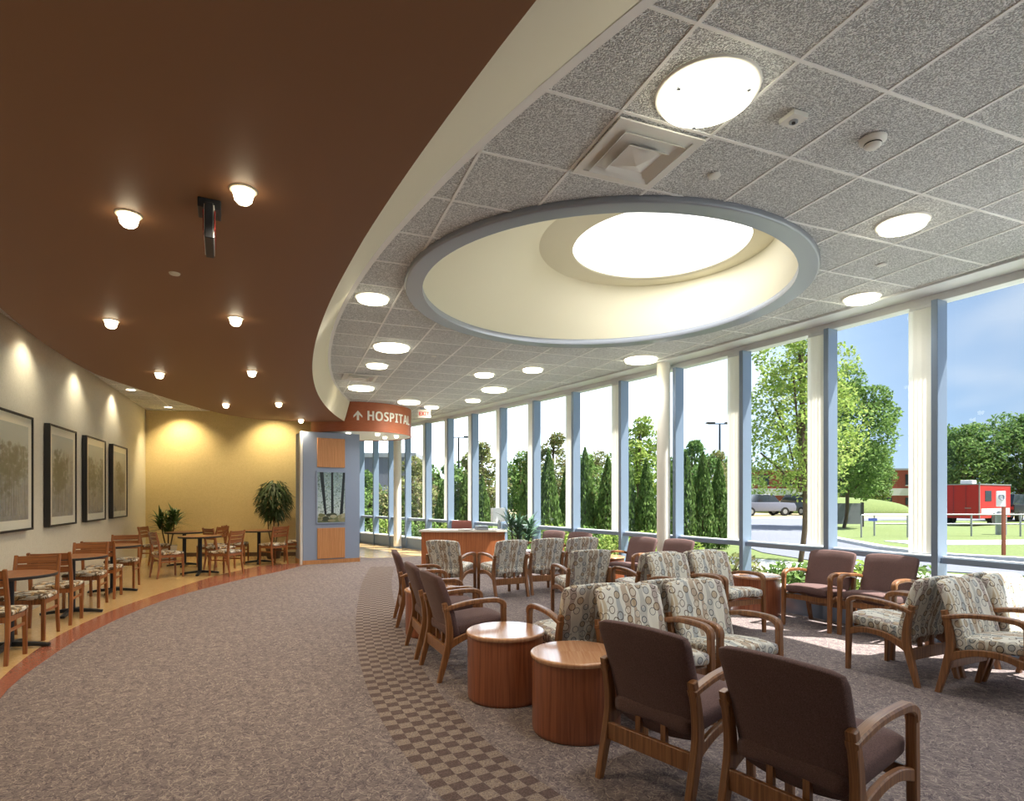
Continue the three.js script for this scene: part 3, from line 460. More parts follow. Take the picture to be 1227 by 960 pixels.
{
  const s = thing('smoke_detector', 'round white smoke detector on a ceiling tile', 'smoke detector', 2.18, 3.53, CEIL);
  mesh('base', lathe([[0.075, 0], [0.075, -0.012], [0.055, -0.022], [0.05, -0.022]], 32), M.white, s); mesh('sensor_head', lathe([[0.05, -0.02], [0.046, -0.045], [0.03, -0.056], [0, -0.058]], 32), M.white, s); mesh('slot_ring', lathe([[0.0485, -0.03], [0.0492, -0.034], [0.0478, -0.038]], 32), M.dark, s);
  const q = thing('ceiling_speaker', 'small square white ceiling device between light and smoke detector', 'ceiling device', 1.60, 3.32, CEIL, Math.atan2(0.3624, 0.932));
  mesh('plate', rbox(0.11, 0.03, 0.11, 0.004, 0, -0.014, 0), M.white, q); mesh('eye', cyl(0.024, 0.024, 0.01, 0, -0.036, 0), M.ring, q); mesh('pupil', cyl(0.01, 0.01, 0.006, 0, -0.042, 0), M.dark, q);
  for (const [x, d, label] of [[1.36, 3.93, 'flat white sprinkler cap between the vent and the skylight ring'], [3.44, 5.44, 'flat white sprinkler cap between two small lights by the windows'], [-1.9, 4.05, 'x'], [-1.2, 9.0, 'flat white sprinkler cap beyond the skylight ring']]) {
    if (label === 'x') continue; const t = thing('sprinkler_cap', label, 'sprinkler', x, d, CEIL, 0, 'sprinkler caps'); mesh('cap_disc', lathe([[0, -0.012], [0.038, -0.01], [0.042, 0]], 24), M.white, t); }
  const t = thing('sprinkler_cap', 'pale sprinkler cap on the brown ceiling behind the black exit sign', 'sprinkler', -2.57, 4.45, SOFFIT, 0, 'sprinkler caps'); mesh('cap_disc', lathe([[0, -0.012], [0.034, -0.01], [0.04, 0]], 24), M.fascia, t);
}
const font = await new FontLoader().loadAsync('fonts/droid/droid_sans_bold.typeface.json');
const textGeo = (s, size, depth = 0.004) => { const g = new TextGeometry(s, { font, size, depth, curveSegments: 4 }); g.computeBoundingBox(); const b = g.boundingBox; return g.translate(-(b.min.x + b.max.x) / 2, -(b.min.y + b.max.y) / 2, 0); };
const exitRed = std({ color: lin(0.6, 0.02, 0.015), emissive: lin(0.9, 0.03, 0.02), emissiveIntensity: 0.12 });
{
  const s = thing('exit_sign', 'white hanging exit sign with red letters by the far windows', 'exit sign', -2.13, 14.2, 0, 0);
  mesh('canopy', rbox(0.2, 0.04, 0.06, 0.005, 0, CEIL - 0.02, 0), M.ring, s);
  mesh('face_box', rbox(0.31, 0.2, 0.05, 0.006, 0, CEIL - 0.15, 0), M.white, s);
  mesh('letters', textGeo('EXIT', 0.088).translate(0, CEIL - 0.15, 0.026), exitRed, s);
  const e = thing('exit_sign', 'black exit sign hanging edge-on from the brown ceiling', 'exit sign', -1.76, 3.4, SOFFIT, Math.atan2(0.9, -0.445));
  mesh('canopy', rbox(0.16, 0.055, 0.12, 0.006, 0, -0.028, 0), M.blackMetal, e);
  mesh('body', rbox(0.31, 0.2, 0.045, 0.005, 0, -0.155, 0), M.blackMetal, e);
  mesh('face_plate', box(0.29, 0.18, 0.004, 0, -0.155, 0.0245), M.white, e); mesh('face_plate', box(0.29, 0.18, 0.004, 0, -0.155, -0.0245), M.white, e);
  mesh('letters', merge(textGeo('EXIT', 0.11).translate(0, -0.155, 0.027), textGeo('EXIT', 0.11).rotateY(Math.PI).translate(0, -0.155, -0.027)), std({ color: lin(0.35, 0.02, 0.015) }), e);
}
// ---------------------------------------------------------------- framed prints on the cream wall
{
  const print = (seed0, tint) => canvasTex(512, 640, (x, W, H) => {
    let q = seed0; const r = () => { q = (q * 1664525 + 1013904223) >>> 0; return q / 4294967296; };
    x.fillStyle = '#e6e4dc'; x.fillRect(0, 0, W, H); x.save(); x.beginPath(); x.rect(46, 52, W - 92, H - 104); x.clip();
    const g = x.createLinearGradient(0, 50, 0, H - 50); g.addColorStop(0, '#b2bcc0'); g.addColorStop(0.5, tint); g.addColorStop(1, '#8c8c96'); x.fillStyle = g; x.fillRect(0, 0, W, H);
    for (let i = 0; i < 900; i++) { const yy = 160 + Math.pow(r(), 0.7) * 460, xx = r() * W; x.fillStyle = ['#8a8880', '#98948c', '#7c7a7a', '#a4a29a', '#868a94'][i % 5]; x.globalAlpha = 0.28; x.beginPath(); x.ellipse(xx, yy, 8 + r() * 26, 5 + r() * 18, r() * 3, 0, 6.3); x.fill(); }
    for (let i = 0; i < 9; i++) { const xx = 60 + r() * 390, top = 130 + r() * 160; x.strokeStyle = '#57534c'; x.globalAlpha = 0.45; x.lineWidth = 4 + r() * 6; x.beginPath(); x.moveTo(xx, 560); x.quadraticCurveTo(xx + (r() - 0.5) * 60, 380, xx + (r() - 0.5) * 50, top); x.stroke(); for (let k = 0; k < 60; k++) { x.fillStyle = '#66635a'; x.globalAlpha = 0.28; x.beginPath(); x.ellipse(xx + (r() - 0.5) * 130, top + r() * 170, 8 + r() * 18, 6 + r() * 12, 0, 0, 6.3); x.fill(); } }
    x.restore();
  });
  const defs = [[6.55, 11, '#a4aab2', 'framed misty landscape print hung first along the cream wall'], [8.22, 23, '#a6a6a8', 'framed print of a tall dark tree, second along the cream wall'], [9.83, 37, '#a2a2a4', 'framed print of pale grey woods, third along the cream wall'], [11.42, 51, '#9e9ca0', 'framed print of hazy trees hung nearest the corner plant']];
  for (const [d, s, tint, label] of defs) {
    const w = 1.2, h = 1.47, t = thing('framed_print', label, 'picture', leftWall(d) + 0.01, d, 1.82, Math.atan2(0.927, -0.375), 'framed prints on the cream wall');
    // local x runs along the wall away from the viewer, local z into the room
    const z = 0.075;
    mesh('frame', merge(box(w, 0.028, 0.07, w / 2, h / 2 - 0.014, z / 2), box(w, 0.028, 0.07, w / 2, -h / 2 + 0.014, z / 2), box(0.028, h - 0.056, 0.07, 0.014, 0, z / 2), box(0.028, h - 0.056, 0.07, w - 0.014, 0, z / 2)), M.darkEdge, t);
    const f = mesh('print', new THREE.PlaneGeometry(w - 0.05, h - 0.05).translate(w / 2, 0, z - 0.02), std({ map: print(s, tint), roughness: 0.5 }), t);
    mesh('glazing', new THREE.PlaneGeometry(w - 0.05, h - 0.05).translate(w / 2, 0, z - 0.012), M.glass, t);
  }
}
// ---------------------------------------------------------------- lounge armchair
function makeArmchair(name, fabric) {
  const t = new THREE.Group(); t.name = name; const hw = 0.275;
  for (const s of [-1, 1]) {
    const x = s * hw;
    mesh('leg', band([[0.268, 0, 0.032], [0.262, 0.25, 0.042], [0.258, 0.45, 0.044], [0.255, 0.585, 0.042]], 0.042, x), M.wood, t);
    mesh('leg', band([[-0.315, 0, 0.036], [-0.262, 0.2, 0.052], [-0.228, 0.36, 0.058], [-0.238, 0.5, 0.05], [-0.272, 0.64, 0.04]], 0.04, x), M.wood, t);
    mesh('arm', band([[0.258, 0.57, 0.042], [0.252, 0.605, 0.046], [0.215, 0.632, 0.042], [0.1, 0.642, 0.038], [-0.08, 0.632, 0.036], [-0.2, 0.608, 0.036], [-0.275, 0.588, 0.034]], 0.052, x, 0.008, 24), M.wood, t);
    mesh('side_rail', band([[0.255, 0.335, 0.055], [0.12, 0.372, 0.05], [-0.05, 0.365, 0.05], [-0.19, 0.315, 0.06], [-0.235, 0.29, 0.065]], 0.03, x, 0.005), M.wood, t);
    mesh('back_post', boxUV(box(0.03, 0.12, 0.025, s * 0.08, 0.335, -0.222)), M.wood, t);
  }
  mesh('rear_rail', boxUV(rbox(2 * hw - 0.03, 0.095, 0.026, 0.006, 0, 0.245, -0.252)), M.wood, t);
  mesh('front_rail', boxUV(rbox(2 * hw - 0.03, 0.06, 0.026, 0.006, 0, 0.345, 0.235)), M.wood, t);
  mesh('seat', softSlab(0.50, 0.11, 0.54, 0.045, (v) => { v.y += 0.42 + 0.018 * (1 - (v.x / 0.25) ** 2) + 0.03 * (v.z / 0.27) - 0.012 * Math.max(0, v.z / 0.27) ** 3; v.z += 0.025; }, 8, 4), fabric, t);
  mesh('backrest', softSlab(0.535, 0.535, 0.085, 0.04, (v) => {
    const u = v.x / 0.2675, w = v.y / 0.2675; v.x *= 1 + 0.04 * w; if (w > 0.6) v.y += 0.018 * (1 - u * u); if (w < -0.6) v.y -= 0.03 * (1 - u * u);
    v.z -= 0.02 * (1 - u * u) - 0.012 * (1 - w * w); v.z += -0.195 - 0.085 * (w + 0.4); v.y += 0.59; }, 10, 10), fabric, t);
  return t;
}
const chairB = makeArmchair('armchair', M.brownFabric), chairR = makeArmchair('armchair', M.ringFabric);
function armchair(proto, x, d, fx, fd, label, group) { const c = copyOf(proto, label, x, d, facing(fx, fd), group); c.userData.category = 'armchair'; return c; }
const GB = 'brown upholstered wooden armchairs', GW = 'mauve-brown armchairs along the window wall', GP = 'patterned armchairs';
armchair(chairB, 0.89, 3.15, 0.77, 0.63, 'dark brown armchair with its back beside the front drum table', GB);
armchair(chairB, 1.34, 2.57, 0.82, 0.57, 'dark brown armchair next to the one that touches a drum table, with nothing beyond', GB);
armchair(chairB, -0.42, 5.15, 0.91, 0.41, 'brown armchair seen sideways right behind the rear drum table of the pair', GB);
armchair(chairB, -0.69, 5.81, 0.943, 0.33, 'brown armchair between another brown armchair and the small half-hidden drum table', GB);
armchair(chairB, -1.10, 7.12, 0.97, 0.25, 'brown armchair at the far end of its row, beyond the half-hidden drum table', GB);
armchair(chairB, 3.60, 6.86, -0.84, -0.54, 'brown armchair by the windows next to the lone drum table', GW);
armchair(chairB, 3.98, 6.35, -0.84, -0.54, 'brown armchair by the windows behind the sunlit patterned chairs', GW);
armchair(chairB, 1.86, 9.16, -0.8, -0.6, 'brown armchair facing in from the window left of the cream column', GW);
armchair(chairB, 2.30, 8.72, -0.82, -0.57, 'brown armchair right in front of the cream round column', GW);
armchair(chairB, 0.58, 10.95, -0.75, -0.66, 'brown armchair by the window next to the desk palm', GW);
armchair(chairB, 1.02, 10.44, -0.75, -0.66, 'brown armchair second from the desk palm along the window', GW);
armchair(chairR, -0.93, 8.98, 0.35, 0.94, 'patterned armchair standing alone before the left half of the reception desk', GP);
armchair(chairR, -0.15, 9.0, -0.5, 0.866, 'patterned armchair before the right half of the reception desk', GP);
armchair(chairR, 0.45, 9.38, -0.38, 0.925, 'patterned armchair in front of the desk palm', GP);
armchair(chairR, 1.03, 9.6, -0.35, 0.94, 'patterned armchair third in the row facing the desk palm', GP);
armchair(chairR, 0.87, 7.43, -0.3, 0.95, 'patterned armchair seen from behind with no chair at its back', GP);
armchair(chairR, 0.50, 4.65, -0.41, 0.91, 'patterned armchair in shade beside the two drum tables, back to a sunlit chair', GP);
armchair(chairR, 1.07, 4.90, -0.41, 0.91, 'patterned armchair in shade hidden behind the near pair of sunlit chairs', GP);
armchair(chairR, 0.975, 4.03, 0.41, -0.91, 'sunlit patterned armchair right behind the dark brown chair at the drum table', GP);
armchair(chairR, 1.55, 4.29, 0.41, -0.91, 'sunlit patterned armchair second in the near pair, towards the windows', GP);
armchair(chairR, 1.62, 7.18, -0.41, 0.91, 'patterned armchair in shade at the back of the far sunlit pair', GP);
armchair(chairR, 2.19, 7.43, -0.41, 0.91, 'patterned armchair in shade behind the sunlit chair at the lone drum table', GP);
armchair(chairR, 1.90, 6.43, 0.41, -0.91, 'sunlit patterned armchair first of the far pair', GP);
armchair(chairR, 2.465, 6.68, 0.41, -0.91, 'sunlit patterned armchair next to the lone drum table', GP);
armchair(chairR, 3.34, 5.05, -0.43, 0.9, 'patterned armchair turned towards the two brown window chairs', GP);
armchair(chairR, 3.90, 5.31, -0.43, 0.9, 'patterned armchair mostly hidden between the right-hand patterned chairs and the window', GP);
armchair(chairR, 3.70, 4.38, 0.43, -0.9, 'sunlit patterned armchair back to back with the chair facing the brown window chairs', GP);
armchair(chairR, 4.26, 4.64, 0.43, -0.9, 'sunlit patterned armchair nearest the glass at the end of the back-to-back row', GP);
// ---------------------------------------------------------------- drum tables
{
  const side = boxUVround(lathe([[0.27, 0.0], [0.283, 0.004], [0.288, 0.03], [0.288, 0.47], [0.29, 0.474]], 64), 0.288), top = lathe([[0, 0.505], [0.285, 0.505], [0.297, 0.501], [0.3, 0.494], [0.3, 0.476], [0.285, 0.474]], 64);
  function boxUVround(g, r) { const uv = g.attributes.uv, p = g.attributes.position; for (let i = 0; i < uv.count; i++) uv.setXY(i, uv.getX(i) * 2 * Math.PI * r, p.getY(i)); return g; }
  const tt = boxUV(top.clone());
  for (const [x, d, label] of [[0.42, 3.83, 'cherry wood drum table beside the dark brown chairs, nearer of the pair'], [-0.05, 4.46, 'cherry wood drum table next to the brown side-on chair, farther of the pair'], [-0.89, 6.48, 'cherry drum table half hidden between brown armchairs'], [3.17, 7.58, 'cherry drum table standing alone by the window curb'], [1.62, 9.95, 'drum table between the brown window chairs before the hedge']]) {
    const t = thing('drum_table', label, 'side table', x, d, 0, 0, 'round drum side tables'); mesh('drum', side, M.cherry, t); mesh('top', tt, M.tableTop, t);
  }
}
// ---------------------------------------------------------------- dining strip
function makeDining() {
  const t = new THREE.Group(); t.name = 'dining_chair'; const W = M.dineWood, hx = 0.195;
  for (const s of [-1, 1]) {
    mesh('leg', band([[0.205, 0, 0.026], [0.2, 0.22, 0.034], [0.195, 0.43, 0.04]], 0.036, s * hx), W, t);
    mesh('leg', band([[-0.235, 0, 0.026], [-0.2, 0.25, 0.036], [-0.19, 0.45, 0.042], [-0.215, 0.65, 0.036], [-0.262, 0.86, 0.028]], 0.034, s * hx), W, t);
    mesh('side_rail', boxUV(rbox(0.022, 0.055, 0.37, 0.004, s * hx, 0.405, 0)), W, t);
    mesh('stretcher', boxUV(rbox(0.018, 0.028, 0.38, 0.004, s * hx, 0.3, 0)), W, t);
  }
  mesh('front_rail', boxUV(rbox(0.36, 0.055, 0.022, 0.004, 0, 0.405, 0.19)), W, t); mesh('rear_rail', boxUV(rbox(0.36, 0.055, 0.022, 0.004, 0, 0.405, -0.19)), W, t);
  mesh('seat', softSlab(0.44, 0.06, 0.43, 0.026, (v) => { v.y += 0.452 + 0.014 * (1 - (v.x / 0.22) ** 2) * (1 - (v.z / 0.22) ** 2); v.x *= 1 + 0.04 * v.z / 0.21; }, 8, 3), M.diningSeatPrint, t);
  for (const [y0, y1] of [[0.625, 0.695], [0.705, 0.765], [0.775, 0.855]]) { const yc = (y0 + y1) / 2, g = softSlab(0.37, y1 - y0, 0.018, 0.006, (v) => { v.z += -0.028 * (1 - (v.x / 0.185) ** 2) - 0.205 - 0.235 * (v.y + yc - 0.63); v.y += yc; }, 10, 2); mesh('back_slat', boxUV(g, 0, 0, true), W, t); }
  return t;
}
const diner = makeDining();
for (const [x, d, fx, fd, label] of [[-4.79, 5.36, -0.38, 0.925, 'slat-backed wooden dining chair at the first wall table, back to the walkway end'], [-5.19, 6.27, 0.36, -0.93, 'slat-backed dining chair on the far side of the first wall table'], [-5.47, 7.02, -0.38, 0.925, 'slat-backed dining chair on the near side of the second wall table'], [-5.88, 8.06, 0.38, -0.925, 'slat-backed dining chair on the far side of the second wall table'], [-6.14, 8.76, -0.38, 0.925, 'slat-backed dining chair on the near side of the third wall table'], [-6.5, 9.75, 0.38, -0.925, 'slat-backed dining chair on the far side of the third wall table'],
  [-7.75, 12.7, 0.93, 0.1, 'dining chair standing against the corner below the last print'], [-6.5, 11.02, 0.65, 0.75, 'dining chair with its back to the wall tables at the table with white-lit floor'], [-5.53, 11.3, -0.95, 0.2, 'dining chair on the border side of the middle corner table'], [-6.55, 12.75, -0.9, 0.1, 'dining chair tilted away beside the table behind the dracaena'], [-6.12, 12.25, 0.55, 0.83, 'dining chair between the middle corner table and the ficus table'], [-6.22, 13.2, 0.9, 0.2, 'dining chair on the left of the table before the ficus'], [-5.3, 12.98, -0.85, 0.5, 'dining chair on the border side of the table before the ficus'], [-5.12, 13.75, -0.95, -0.25, 'dining chair close to the display pillar under the ficus']]) {
  const c = copyOf(diner, label, x, d, facing(fx, fd), 'slat-backed dining chairs', 0.004); c.userData.category = 'chair';
}
{
  const top = boxUV(lathe([[0, 0.745], [0.375, 0.745], [0.38, 0.742]], 48)), edge = lathe([[0.379, 0.744], [0.383, 0.74], [0.383, 0.72], [0.375, 0.714], [0, 0.714]], 48), post = cyl(0.038, 0.038, 0.66, 0, 0.05, 0, 20), plate = cyl(0.12, 0.16, 0.012, 0, 0.703, 0, 16);
  const foot = band([[0.02, 0.055, 0.05], [0.2, 0.04, 0.04], [0.33, 0.024, 0.03]], 0.055, 0, 0.006, 6);
  for (const [x, d, label] of [[-4.99, 5.8, 'round cafe table with black pedestal, first along the cream wall'], [-5.68, 7.54, 'round cafe table with black pedestal, second along the cream wall'], [-6.32, 9.25, 'round cafe table with black pedestal, third along the cream wall'], [-6.1, 11.42, 'round cafe table with black pedestal in the middle of the dining corner'], [-5.76, 13.3, 'round cafe table with black pedestal before the ficus'], [-7.15, 12.75, 'round cafe table with black pedestal beside the dracaena']]) {
    const t = thing('cafe_table', label, 'table', x, d, 0.004, 0.35, 'round cafe tables'); mesh('table_top', top, M.dineWood, t); mesh('table_edge', edge, M.darkEdge, t); mesh('pedestal', post, M.blackMetal, t); mesh('mounting_plate', plate, M.blackMetal, t);
    for (let k = 0; k < 4; k++) { const f = mesh('foot', foot, M.blackMetal, t); f.rotation.y = k * Math.PI / 2; f.position.y = -0.004; }
  }
}
// ---------------------------------------------------------------- reception desk
{
  const t = thing('reception_desk', 'curved wood reception desk with a pale counter top', 'desk', -1.05, 12.45);
  const arcPts = (r0, r1, a0, a1) => { const c = [], n = 24, R = 4.2; for (let i = 0; i <= n; i++) { const a = lerp(a0, a1, i / n); c.push([(R + r0) * Math.sin(a), -(R + r0) * Math.cos(a) + R]); } for (let i = n; i >= 0; i--) { const a = lerp(a0, a1, i / n); c.push([(R + r1) * Math.sin(a), -(R + r1) * Math.cos(a) + R]); } return c; };
  const bend = (g) => g; const front = plan(arcPts(0, -0.04, -0.215, 0.215), 0.05, 0.76), p = front.attributes.position, uv = front.attributes.uv;
  for (let i = 0; i < p.count; i++) uv.setXY(i, p.getX(i), p.getY(i));
  mesh('front_panel', front, M.cherryPale = phy({ map: woodTex([150, 84, 48], [186, 116, 72], 0.5, 1.4), roughness: 0.4 }), t);
  mesh('toe_kick', plan(arcPts(-0.05, -0.08, -0.21, 0.21), 0, 0.05), M.cherryPale, t);
  mesh('counter_top', plan(arcPts(0.04, -0.62, -0.225, 0.225), 0.76, 0.8), M.deskTop, t);
  mesh('side_panel', boxUV(box(0.03, 0.71, 0.55, -0.875, 0.405, -0.36)), M.cherryPale, t); mesh('side_panel', boxUV(box(0.03, 0.71, 0.55, 0.875, 0.405, -0.36)), M.cherryPale, t);
  const o = thing('office_chair', 'reddish brown chair back showing above the reception counter', 'office chair', -1.15, 13.35, 0, 0);
  mesh('backrest', softSlab(0.46, 0.5, 0.08, 0.035, (v) => { v.z -= 0.03 * (1 - (v.x / 0.23) ** 2); v.y += 0.72; }, 8, 6), std({ color: lin(0.28, 0.1, 0.08), roughness: 0.8 }), o);
  mesh('seat', softSlab(0.48, 0.09, 0.46, 0.035, (v) => { v.y += 0.46; v.z -= 0.26; }, 6, 3), std({ color: lin(0.28, 0.1, 0.08), roughness: 0.8 }), o);
  mesh('gas_post', cyl(0.03, 0.03, 0.34, 0, 0.08, -0.26, 16), M.blackMetal, o); mesh('back_bar', box(0.06, 0.3, 0.02, 0, 0.52, -0.02), M.blackMetal, o);
  for (let k = 0; k < 5; k++) { const f = mesh('foot', band([[0.02, 0.07, 0.04], [0.15, 0.06, 0.034], [0.28, 0.03, 0.03]], 0.04, 0, 0.005, 5), M.blackMetal, o); f.position.z = -0.26; f.rotation.y = k * 1.2566; const w = mesh('caster', cyl(0.025, 0.025, 0.03, 0, -0.015, 0, 14).rotateZ(Math.PI / 2), M.blackMetal, o); w.position.set(0.27 * Math.sin(k * 1.2566), 0.025, -0.26 + 0.27 * Math.cos(k * 1.2566)); }
  const m = thing('desk_monitor', 'pale grey computer monitor on the end of the reception desk', 'monitor', -0.3, 12.72, 0.8, 3.9);
  mesh('stand', merge(rbox(0.22, 0.015, 0.18, 0.005, 0, 0.008, 0), rbox(0.05, 0.2, 0.03, 0.006, 0, 0.11, -0.02)), M.ring, m); mesh('casing', rbox(0.36, 0.3, 0.08, 0.015, 0, 0.32, 0.01), M.aluWhite, m); mesh('screen', box(0.32, 0.25, 0.004, 0, 0.325, 0.052), M.dark, m);
  const b = thing('document_tray', 'grey plastic document tray on the counter beside the monitor', 'tray', -0.66, 12.66, 0.8, 0.2); mesh('lower_tray', rbox(0.26, 0.05, 0.3, 0.01, 0, 0.026, 0), M.ring, b); mesh('upper_tray', rbox(0.26, 0.02, 0.3, 0.006, 0, 0.075, 0), M.ring, b);
  const ph = thing('paper_stack', 'small stack of white papers on the reception counter', 'papers', -1.0, 12.55, 0.8, -0.3); mesh('sheets', box(0.22, 0.02, 0.3, 0, 0.01, 0), M.white, ph); mesh('top_sheet', box(0.21, 0.002, 0.297, 0.01, 0.021, 0.004).rotateY(0.1), M.letter, ph);
}
// ---------------------------------------------------------------- indoor plants
function strap(len, w, lean, turn, droop, y0, n = 5) { // one long tapering leaf
  const rows = [[], [], []]; for (let i = 0; i <= n; i++) { const t = i / n, h = len * Math.sin(lean) * t - droop * t * t * len, r = len * Math.cos(lean) * (t * 0.9 + 0.1 * t * t) + 0.02, k = w / 2 * (t < 0.2 ? 0.5 + t * 2.5 : 1 - ((t - 0.2) / 0.8) ** 1.6); rows[0].push(new THREE.Vector3(r, y0 + h, -k)); rows[1].push(new THREE.Vector3(r, y0 + h - 0.15 * k, 0)); rows[2].push(new THREE.Vector3(r, y0 + h, k)); }
  return grid(rows).rotateY(turn);
}
function pottedStrap(name, label, x, d, pot, potR, potH, stems, leaf, len, w) {
  const t = thing(name, label, 'plant', x, d, 0.004); mesh('pot', lathe([[0, 0], [potR * 0.78, 0], [potR, potH], [potR * 0.93, potH], [potR * 0.88, potH - 0.04], [0, potH - 0.04]], 32), pot, t); mesh('soil', cyl(potR * 0.88, potR * 0.88, 0.01, 0, potH - 0.045, 0), M.soil, t);
  const ls = [];
  for (const [sx, sz, h, n] of stems) { mesh('stem', tube([new THREE.Vector3(sx * 0.3, potH - 0.05, sz * 0.3), new THREE.Vector3(sx * 0.8, (potH + h) / 2, sz * 0.8), new THREE.Vector3(sx, h, sz)], 0.014, 8, 7), M.bark, t);
    for (let k = 0; k < n; k++) { const lean = rr(0.1, 1.35), g = strap(len * rr(0.75, 1.1), w * rr(0.8, 1.1), lean, k * 2.4 + rr(0, 0.5), rr(0.15, 0.55), h - rr(0, 0.28)); ls.push(g.translate(sx, 0, sz)); } }
  mesh('foliage', merge(ls), leaf, t); return t;
}
pottedStrap('potted_dracaena', 'leafy dracaena in a pale pot in the dining corner', -8.12, 13.8, M.pot, 0.19, 0.36, [[0, 0, 0.9, 50], [0.2, 0.08, 1.08, 46], [-0.2, -0.05, 1.0, 46]], M.plantLeaf, 0.5, 0.065);
pottedStrap('potted_palm', 'feathery blue-green palm beside the reception desk', 0.12, 11.85, M.pot, 0.17, 0.32, [[0, 0, 0.95, 40], [0.2, 0.02, 0.8, 34], [-0.14, -0.1, 1.05, 36], [0.26, -0.2, 0.95, 28], [0.02, -0.1, 0.6, 24]], M.palmLeaf, 0.52, 0.055);
{
  const t = thing('potted_ficus', 'rounded ficus tree in a dark pot against the golden wall', 'plant', -5.85, 14.35, 0.004);
  mesh('pot', lathe([[0, 0], [0.15, 0], [0.2, 0.32], [0.185, 0.32], [0.175, 0.28], [0, 0.28]], 32), M.brownPot, t); mesh('soil', cyl(0.17, 0.17, 0.01, 0, 0.275, 0), M.soil, t);
  for (const s of [-0.05, 0.04, 0]) mesh('stem', tube([new THREE.Vector3(s, 0.27, s), new THREE.Vector3(s * 2.2, 0.7, -s), new THREE.Vector3(s * 3, 1.2, s)], 0.014, 8, 7), M.bark, t);
  const ls = []; for (let k = 0; k < 1100; k++) { const u = rr(-1, 1), a = rr(0, 6.283), q = Math.cbrt(rr(0.25, 1)), r = 0.44 * q * Math.sqrt(1 - u * u), y = 1.44 + 0.5 * q * u; ls.push(strap(rr(0.11, 0.19), 0.05, rr(-0.9, 0.3), a + rr(-0.5, 0.5), rr(0.3, 0.8), 0, 2).translate(r * Math.cos(a) * 0.85, y, -r * Math.sin(a) * 0.85)); }
  mesh('foliage', merge(ls), M.ficusLeaf, t);
}
// ---------------------------------------------------------------- outdoors
const GY = -0.15;
M.grass = std({ map: pixelTex(512, 512, speck([74, 94, 50], [128, 138, 84], 1, 0.8), 3), roughness: 1 });
M.dryGrass = std({ map: pixelTex(512, 512, speck([148, 136, 104], [186, 174, 140], 1, 0.8), 3), roughness: 1 });
M.asphalt = std({ map: pixelTex(512, 512, speck([96, 100, 113], [124, 128, 142], 1, 0.5), 2), roughness: 0.95 });
M.concrete = std({ map: pixelTex(512, 512, speck([196, 197, 196], [222, 223, 224], 1, 0.6), 2), roughness: 0.95 });
M.mulch = std({ map: pixelTex(256, 256, speck([60, 46, 34], [100, 80, 60], 1, 0.5), 1), roughness: 1 });
M.brick = std({ map: pixelTex(256, 256, speck([134, 66, 56], [162, 88, 74], 1, 0.5), 2), roughness: 0.9 });
M.greyWall = std({ color: lin(0.16, 0.17, 0.2), roughness: 0.8 });
M.carGlass = std({ color: lin(0.03, 0.04, 0.05), roughness: 0.1 });
M.tyre = std({ color: lin(0.015, 0.015, 0.015), roughness: 0.9 });
M.steel = std({ color: lin(0.35, 0.36, 0.38), roughness: 0.5, metalness: 0.5 });
{
  const g = struct('lawn', 'sunlit lawn and ground outside the windows');
  mesh('grass', plan([[-120, -30], [150, -30], [150, 170], [-120, 170]], GY - 0.3, GY - 0.02, [[[leftWall(-3.5) - 0.6, -4.2], [-10.4, 15.5], [-10.4, 24.6], [-8, 24.6], ...glassLine(0.52, -4, 23.3).reverse()]]), M.grass, g);
  const road = struct('road', 'grey asphalt drive curving away past the windows');
  mesh('asphalt', plan([[40, 11.2], [20, 10.6], [12, 11.6], [9.2, 13.3], [7.9, 15], [7.5, 17.5], [7.9, 20], [9.5, 25], [12.5, 32], [15, 38], [-30, 40], [-30, 47], [20, 44.5], [70, 47], [70, 40], [26, 41], [20.5, 38.5], [17, 34], [14, 28], [12.3, 22.5], [11.6, 18.5], [11.9, 16], [13.5, 14.6], [20, 14], [40, 14.6]], GY - 0.05, GY), M.asphalt, road);
  mesh('curb_line', plan([[40, 14.6], [20, 14], [13.5, 14.6], [11.9, 16], [11.6, 18.5], [12.3, 22.5], [14, 28], [17, 34], [17.25, 33.9], [14.3, 27.9], [12.6, 22.4], [11.95, 18.5], [12.2, 16.15], [13.6, 14.9], [20, 14.3], [40, 14.9]], GY - 0.02, GY + 0.1), M.concrete, road);
  const walk = struct('sidewalk', 'pale concrete sidewalk between planting bed and drive');
  mesh('paving', plan([[40, 9.2], [14, 8.6], [8.2, 9.2], [6.4, 11.4], [5.4, 13.0], [4.0, 15.2], [5.9, 16.2], [7.2, 14.6], [8.4, 13.2], [10.6, 11.4], [14, 10.6], [40, 11]], GY - 0.03, GY + 0.02), M.concrete, walk);
  mesh('far_path', plan([[14, 20.2], [40, 22.0], [40, 24.2], [14, 22.0]], GY - 0.03, GY + 0.005), M.concrete, walk);
  const terrace = struct('terrace', 'sunlit pale concrete terrace outside the rear part of the window wall');
  mesh('terrace_paving', plan([...glassLine(0.52, -4, 4.2, 20), [9.5, 7.6], [22, 8.4], [30, -4], [12, -14], [9, -6]], GY - 0.04, GY + 0.06), M.concrete, terrace);
  const lot = struct('parking_lot', 'dry verge and parking lot behind the drive');
  mesh('verge', plan([[-30, 47], [20, 44.5], [70, 47], [70, 75], [-30, 75]], GY - 0.03, GY - 0.005), M.dryGrass, lot);
  const bed = struct('planting_bed', 'mulched planting bed along the foot of the windows');
  mesh('mulch', plan([...glassLine(0.55, 4.2, 19, 30), ...glassLine(1.5, 4.2, 19, 30).reverse()], GY - 0.03, GY + 0.03), M.mulch, bed);
}
